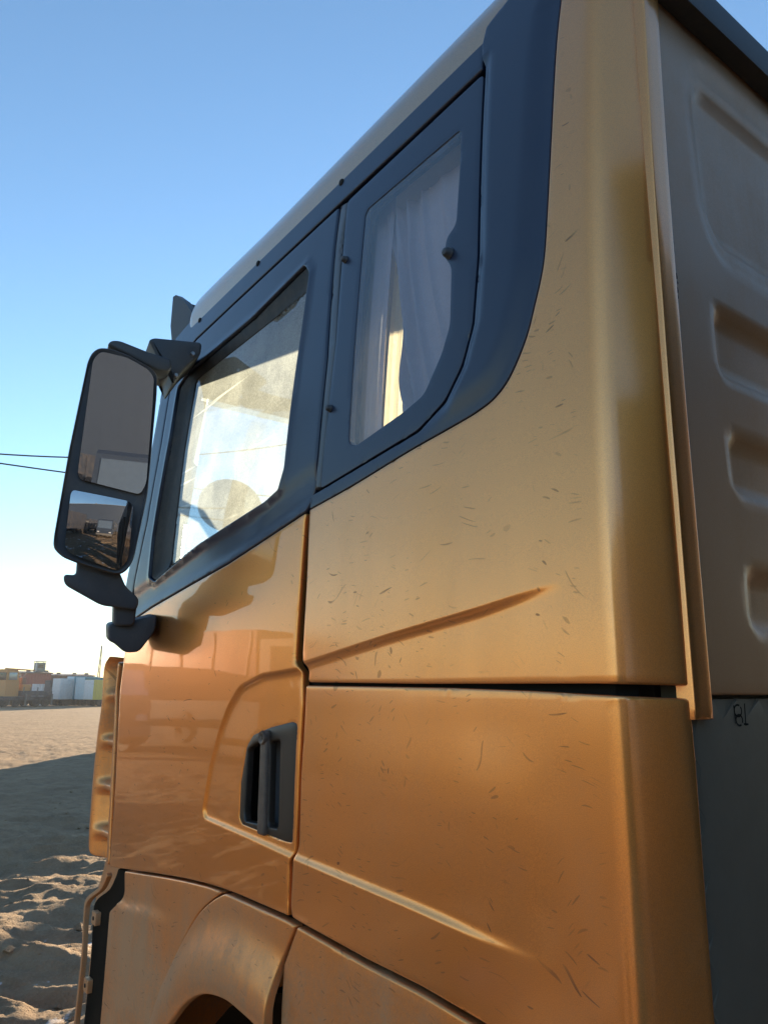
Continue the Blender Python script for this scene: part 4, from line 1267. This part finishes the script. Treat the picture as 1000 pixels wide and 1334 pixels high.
def box_truck(label, loc, rz, cab_m, box_m, H_=3.0, L_=6.0, W_=2.3, boxh=None, group='trucks parked across the yard', cabh=2.5, tank=False, bz=0.95):
    """cab-over truck, nose towards local +x, origin on the ground under its middle"""
    t_ = thing('parked_truck', label, 'truck', loc, rz, group)
    hx = L_ / 2
    cl = min(1.75, 0.30 * L_)
    prof = [(hx - cl, 0.75), (hx - 0.05, 0.75), (hx, 0.95), (hx - 0.02, 1.55), (hx - 0.30, cabh - 0.1), (hx - 0.42, cabh), (hx - cl, cabh)]
    cab_ = prism('cab', prof, (0, W_ / 2, 0), (1, 0, 0), (0, 0, 1), (0, -1, 0), 0.0, W_, cab_m, t_, 0.06)
    prism('windscreen', [(hx - 0.035, 1.60), (hx - 0.27, cabh - 0.22), (hx - 0.285, cabh - 0.22), (hx - 0.05, 1.60)], (0.022, W_ / 2 - 0.15, 0.004), (1, 0, 0), (0, 0, 1), (0, -1, 0), 0.0, W_ - 0.3, 'window_sky', cab_, 0.0)
    for s_ in (1, -1):
        prism('side_window', [(hx - 0.35, 1.55), (hx - 0.52, cabh - 0.25), (hx - cl + 0.4, cabh - 0.25), (hx - cl + 0.4, 1.55)], (0, s_ * (W_ / 2 + 0.004), 0), (1, 0, 0), (0, 0, 1), (0, -s_, 0), 0.0, 0.02, 'window_dark', cab_, 0.0)
        box('headlight', (hx - 0.01, s_ * (W_ / 2 - 0.3), 0.98), (0.05, 0.34, 0.16), 'lamp_clear', cab_, 0.015)
        box('side_mirror', (hx - 0.25, s_ * (W_ / 2 + 0.22), 1.85), (0.08, 0.20, 0.42), 'plastic_black', cab_, 0.02)
    box('bumper', (hx - 0.05, 0, 0.62), (0.22, W_ + 0.04, 0.30), 'paint_grey', t_, 0.03)
    box('chassis', (-0.3, 0, 0.72), (L_ - 1.2, 0.9, 0.22), 'chassis', t_, 0.02)
    if tank:
        tk = lathe('tank', [(0.0, -hx), (0.7, -hx), (1.05, -hx + 0.12), (1.12, -hx + 0.3), (1.12, hx - 2.2), (1.05, hx - 2.05), (0.7, hx - 1.95), (0.0, hx - 1.95)], box_m, t_, 28, axis='x')
        tk.location = (0, 0, 2.0)
        for k in range(4):
            lathe('tank_band', [(1.115, -0.05), (1.15, -0.05), (1.15, 0.05), (1.115, 0.05)], 'paint_grey', tk, 28, axis='x').location = (-hx + 0.7 + k * (L_ - 3.2) / 3, 0, 0)
        lathe('manhole', [(0.28, 0.0), (0.28, 0.16), (0.0, 0.18)], 'paint_grey', tk, 18, axis='z').location = (-0.6, 0, 1.08)
    elif box_m:
        bx = box('cargo_box', ((-cl - 0.10) / 2, 0, (bz + H_) / 2), (L_ - cl - 0.10, W_ + 0.1, H_ - bz), box_m, t_, 0.04)
        for k in range(5):
            for s_ in (1, -1):
                box('side_rib', (-hx + 0.3 + k * (L_ - cl - 0.75) / 4, s_ * (W_ / 2 + 0.065), (bz + H_) / 2), (0.06, 0.04, H_ - bz - 0.15), box_m, bx, 0.0)
        box('rear_door', (-hx + 0.04, 0, (bz + H_) / 2), (0.12, W_ + 0.02, H_ - bz - 0.06), cab_m, bx, 0.01)
    for s_ in (1, -1):
        far_wheel(t_, hx - 0.85, s_ * (W_ / 2 - 0.18))
        far_wheel(t_, -hx + 1.1, s_ * (W_ / 2 - 0.18))
    return t_

# row of box trucks in the distance, nose towards the left of the view
def pos(x, y):
    return (x, y, 0.0)
box_truck('white truck in the far row, just right of the dark one', pos(89.47, -22.18), rad(-68), 'paint_white', 'paint_white', 2.95, 4.4, 1.3, cabh=2.65, bz=0.7)
box_truck('dark navy truck in the far row beside the low white container', pos(90.76, -21.40), rad(-68), 'paint_navy', 'paint_navy', 2.75, 4.0, 1.0, cabh=2.45, bz=0.7)
box_truck('truck with pale rear end and blue box, second from the yellow one', pos(89.96, -23.84), rad(-68), 'paint_pale', 'paint_blue', 3.2, 4.6, 1.2, cabh=2.90, bz=0.7)
box_truck('truck with pale blue rear end and deep teal box beside the yellow one', pos(87.60, -24.28), rad(-68), 'paint_pale', 'paint_teal', 3.1, 4.6, 1.5, cabh=2.80, bz=0.7)
box_truck('truck with white rear end and yellow green box, nearest the gold cab', pos(85.60, -24.70), rad(-68), 'paint_white', 'paint_lime', 2.8, 4.6, 1.5, cabh=2.50, bz=0.7)

def container(name, label, loc, rz, L_, W_, H_, mat, group=None):
    t_ = thing(name, label, 'container', loc, rz, group)
    def wall(nm, p0, p1):
        p0 = np.array(p0, float); p1 = np.array(p1, float)
        L = np.linalg.norm(p1 - p0); d = (p1 - p0) / L; nn = np.array([d[1], -d[0]])
        k_ = int(L / 0.28); vs, fs = [], []
        xs = []
        for k in range(k_):
            a = k / k_
            xs += [(a, 0.0), (a + 0.30 / k_, 0.0), (a + 0.5 / k_, -0.04), (a + 0.8 / k_, -0.04)]
        xs.append((1.0, 0.0))
        for a, dp in xs:
            q = p0 + d * L * a + nn * dp
            vs += [(q[0], q[1], 0.16), (q[0], q[1], H_ - 0.10)]
        for k in range(len(xs) - 1):
            fs.append((2 * k, 2 * k + 2, 2 * k + 3, 2 * k + 1))
        link_mesh(nm, from_py(nm, vs, fs), mat, t_)
    hx, hy = L_ / 2 - 0.03, W_ / 2 - 0.03
    wall('side_wall', (-hx, -hy), (hx, -hy)); wall('side_wall', (hx, hy), (-hx, hy)); wall('end_wall', (hx, -hy), (hx, hy))
    for s_ in (1, -1):
        d = box('door_leaf', (-hx - 0.0, s_ * hy / 2, H_ / 2), (0.05, hy - 0.02, H_ - 0.3), mat, t_, 0.01)
        tube('lock_rod', [(-hx - 0.05, s_ * hy * 0.35, 0.15), (-hx - 0.05, s_ * hy * 0.35, H_ - 0.15)], 0.02, 'steel', d, 8)
        for sx in (1, -1):
            box('corner_post', (sx * (L_ / 2 - 0.07), s_ * (W_ / 2 - 0.07), H_ / 2), (0.14, 0.14, H_), mat, t_, 0.01)
        box('top_rail', (0, s_ * (W_ / 2 - 0.04), H_ - 0.06), (L_ - 0.28, 0.075, 0.11), mat, t_, 0.01)
        box('bottom_rail', (0, s_ * (W_ / 2 - 0.04), 0.09), (L_ - 0.28, 0.075, 0.15), mat, t_, 0.01)
    box('roof', (0, 0, H_ - 0.05), (L_ - 0.2, W_ - 0.2, 0.06), mat, t_, 0.01)
    return t_
container('container', 'low white container standing between crane truck and dark truck', (92.0, -19.4, 0.0), rad(70), 1.7, 2.4, 2.35, 'paint_white')

# long sheds behind, corrugated sheet on the walls
def shed(label, x, y0, y1, H_, depth, mat, roofm, rz=0.0, rip=0.03):
    yc = (y0 + y1) / 2
    t_ = thing('shed', label, 'shed', (x + depth / 2, yc, 0), rz)
    hw = abs(y1 - y0) / 2
    k_ = int(hw * 2 / 0.9)
    for k in range(k_):       # one sheet per bay
        a = -hw + 2 * hw * k / k_; c = -hw + 2 * hw * (k + 1) / k_ - 0.006
        vs, fs = [], []
        for j in range(13):
            yy = a + (c - a) * j / 12; xx = -depth / 2 - (rip if j % 4 < 2 else 0.0)
            vs += [(xx, yy, 0.0), (xx, yy, H_)]
            if j:
                fs.append((2 * j - 2, 2 * j, 2 * j + 1, 2 * j - 1))
        link_mesh('wall_sheet', from_py('wall_sheet', vs, fs), mat, t_)
    box('wall', (0.02, 0, H_ / 2), (depth - 0.08, hw * 2, H_), mat, t_, 0.0)
    rf = prism('roof', [(-depth / 2 - 0.25, H_ + 0.005), (0, H_ + 0.28), (depth / 2 + 0.25, H_ + 0.005), (depth / 2 + 0.25, H_ - 0.12), (-depth / 2 - 0.25, H_ - 0.12)], (0, hw + 0.2, 0), (1, 0, 0), (0, 0, 1), (0, -1, 0), 0.0, hw * 2 + 0.4, roofm, t_, 0.0)
    for k, q in enumerate((0.15, 0.42, 0.77)):
        box('roof_vent', (-depth / 2 + 0.4, -hw + 2 * hw * q, H_ + 0.22), (0.4, 0.45, 0.26), 'paint_grey', rf, 0.02)
    return t_
shed('long brown shed with low dark roof behind the teal trucks', 112.0, -30.5, -24.4, 3.72, 8.0, 'shed_brown', 'shed_brown')
shed('rust red shed carrying the grey cabin, behind the white container', 110.0, -24.3, -20.6, 3.95, 8.0, 'shed_red', 'shed_brown')

cb = thing('rooftop_cabin', 'small grey green cabin with pale rim on the red shed roof', 'cabin', (111.5, -23.05, 4.1))
box('wall', (0, 0, 0.62), (1.3, 1.1, 1.24), 'cabin_green', cb, 0.02)
box('roof', (0, 0, 1.40), (1.5, 1.35, 0.10), 'paint_white', cb, 0.02)
for s_ in (1, -1):
    for s2 in (1, -1):
        box('post', (s_ * 0.66, s2 * 0.58, 0.66), (0.07, 0.07, 1.36), 'paint_white', cb, 0.0)
box('window', (-0.655, 0, 0.75), (0.03, 0.7, 0.5), 'window_dark', cb, 0.0)

# crane truck at the far left
ct = thing('crane_truck', 'tall crane truck with tan cab and dark flatbed at far left', 'crane truck', (85.6, -15.9, 0.0), rad(-66))
box('chassis', (0, 0, 0.85), (6.4, 2.2, 0.4), 'paint_navy', ct, 0.03)
fb = box('flatbed', (1.2, 0, 1.35), (3.6, 2.4, 0.5), 'paint_navy', ct, 0.03)
for k in range(5):
    box('stake', (-0.4 + k * 0.8, -1.22, 1.75), (0.08, 0.06, 0.5), 'paint_grey', fb, 0.0)
tc_ = prism('crane_house', [(-2.2, 1.05), (-0.7, 1.05), (-0.7, 2.2), (-0.9, 3.5), (-1.1, 3.75), (-2.2, 3.75)], (0, 0.8, 0), (1, 0, 0), (0, 0, 1), (0, -1, 0), 0.0, 1.6, 'paint_orange', ct, 0.05)
for s_ in (1, -1):
    box('window', (-1.5, s_ * 0.81, 3.05), (0.9, 0.04, 0.75), 'window_sky', tc_, 0.01)
box('window', (-2.21, 0, 3.05), (0.04, 1.5, 0.75), 'window_dark', tc_, 0.01)
box('counterweight', (0.3, 0, 1.9), (1.0, 1.4, 0.7), 'paint_orange', ct, 0.06)
box('winch', (0.1, 0, 2.6), (0.5, 0.8, 0.7), 'paint_brown', ct, 0.08)
bo = tube('boom', [(-1.9, 0.0, 3.80), (1.6, 0.1, 3.72)], [0.10, 0.06], 'paint_orange', ct, 8)
tube('boom_strut', [(0.1, 0.0, 2.9), (0.7, 0.05, 3.72)], 0.06, 'paint_grey', bo, 8)
for xx in (-2.3, -1.0, 1.3, 2.4):
    for s_ in (1, -1):
        far_wheel(ct, xx, s_ * 0.95, 0.52)
for s_ in (1, -1):
    for xx in (-0.1, 2.95):
        lg = box('outrigger', (xx, s_ * 1.25, 0.75), (0.16, 0.16, 1.1), 'paint_grey', ct, 0.01)
        box('foot', (xx, s_ * 1.25, 0.16), (0.36, 0.36, 0.06), 'paint_grey', lg, 0.01)
box_truck('hazy truck half out of view beyond the crane truck', pos(97.0, -15.2), rad(130), 'paint_brown', 'paint_grey', 3.3, 6.0, 2.3, cabh=2.7)

# lattice mast behind the row
ms = thing('lattice_mast', 'thin lattice mast leaning above the yellow green truck', 'mast', (100.0, -27.75, 0.0))
h_ = 7.3
for sx in (1, -1):
    for sy in (1, -1):
        tube('leg', [(sx * 0.16, sy * 0.16, 0), (sx * 0.05, -0.10 + sy * 0.05, h_)], 0.035, 'wood_pole', ms, 6)
for k in range(14):
    f0, f1 = k / 14, (k + 1) / 14
    w0, w1 = 0.16 - 0.11 * f0, 0.16 - 0.11 * f1
    tube('brace', [(-w0, -0.1 * f0 - w0, h_ * f0), (-w1, -0.1 * f1 + w1, h_ * f1)] if k % 2 else [(-w0, -0.1 * f0 + w0, h_ * f0), (-w1, -0.1 * f1 - w1, h_ * f1)], 0.018, 'wood_pole', ms, 5)
tube('antenna', [(0, -0.10, h_), (0.0, -0.12, h_ + 1.1)], [0.03, 0.012], 'wood_pole', ms, 6)

# power line crossing ahead: two tall poles out of view and their wires
def pole(label, x, y, H_):
    t_ = thing('power_pole', label, 'pole', (x, y, 0), 0.0, None)
    tube('pole', [(0, 0, -0.3), (0, 0, H_)], [0.16, 0.10], 'wood_pole', t_, 12)
    for zz in (H_ - 0.3, H_ - 3.2):
        ca = box('crossarm', (0, 0, zz), (1.6, 0.10, 0.12), 'wood_pole', t_, 0.01)
        for xx in (-0.7, 0.7):
            lathe('insulator', [(0.0, 0.16), (0.04, 0.15), (0.055, 0.08), (0.03, 0.06), (0.05, 0.03), (0.03, 0.0)], 'paint_white', ca, 12, axis='z').location = (xx, 0, zz + 0.06)
    return t_
pole('wooden power pole hidden behind the gold cab, holding both wires', 22.0, -16.0, 12.3)
pole('wooden power pole beyond the left edge, holding both wires', 22.0, 18.0, 11.6)
def wire(label, f, x0):
    pts = [(x0, y, f(y)) for y in np.linspace(-16, 18, 60)]
    o = tube('power_wire', pts, 0.022, 'wire_black', None, 6)
    return tag(o, label, 'wire', 'overhead power wires')
wire('upper and thicker of two overhead wires crossing left of mirror', lambda y: 8.15 + 0.0129 * (y - 2) ** 2, 22.7)
wire('lower of two overhead wires crossing left of mirror', lambda y: 8.10 + 0.0030 * (y - 1) ** 2, 22.7)

# neighbours for reflections and shadow; trucks behind the viewer, warehouse and container are added
box_truck('truck with tall red box mirrored in the gold door', pos(21.6, 9.6), rad(160), 'paint_brown', 'container_red', 3.75, 8.2, 2.4, cabh=3.4, group=None, bz=1.45)
box_truck('dark truck mirrored low at the front edge of the door', pos(24.0, 5.2), rad(170), 'paint_navy', 'paint_grey', 2.9, 6.5, 2.4, cabh=2.6, group=None)
box_truck('dark tank truck added behind the viewer, mirrored in the side mirror', pos(-16.5, 1.6), rad(6), 'shed_mauve', 'shed_mauve', 3.0, 8.0, 2.4, cabh=3.0, group=None, tank=True)
box_truck('box truck added behind the viewer, mirrored beside the tank truck in the side mirror', pos(-20.0, 7.0), rad(12), 'paint_grey', 'paint_navy', 3.2, 7.0, 2.4, cabh=2.7, group=None)
container('container', 'grey container added unseen behind the gold cab to shade the yard', (23.9, -11.6, 0.0), rad(47), 6.06, 2.44, 2.95, 'paint_grey')  # unseen block added to cast the shaded band on the ground
box_truck('tall dark box truck added behind the viewer for the rear corner to reflect', pos(-12.5, 8.0), rad(4), 'paint_navy', 'paint_navy', 4.0, 9.4, 2.4, cabh=3.3, group=None)  # dark shape added for the paint to reflect
shed('long dull grey warehouse added behind the viewer to fill the side mirror', -42.0, -28.0, 34.0, 9.5, 12.0, 'shed_mauve', 'paint_grey', math.pi, 0.0)  # wall added so the mirror shows dull grey
# HAZE
# thin dusty air over the yard, the sky lies outside it
hz = box('haze', (0, 0, 6.25), (3300, 3300, 15.5), None, None, 0.0)
hm, hnt, hout = newmat('haze_air')
hv = hnt.nodes.new('ShaderNodeVolumePrincipled')
hv.inputs['Color'].default_value = (0.86, 0.90, 0.95, 1)
hv.inputs['Density'].default_value = 0.0007
hv.inputs['Anisotropy'].default_value = 0.0
hnt.links.new(hv.outputs[0], hout.inputs['Volume'])
hz.data.materials.append(hm)
hz['kind'] = 'stuff'
tag(hz, 'thin dusty haze over the whole yard', 'haze')
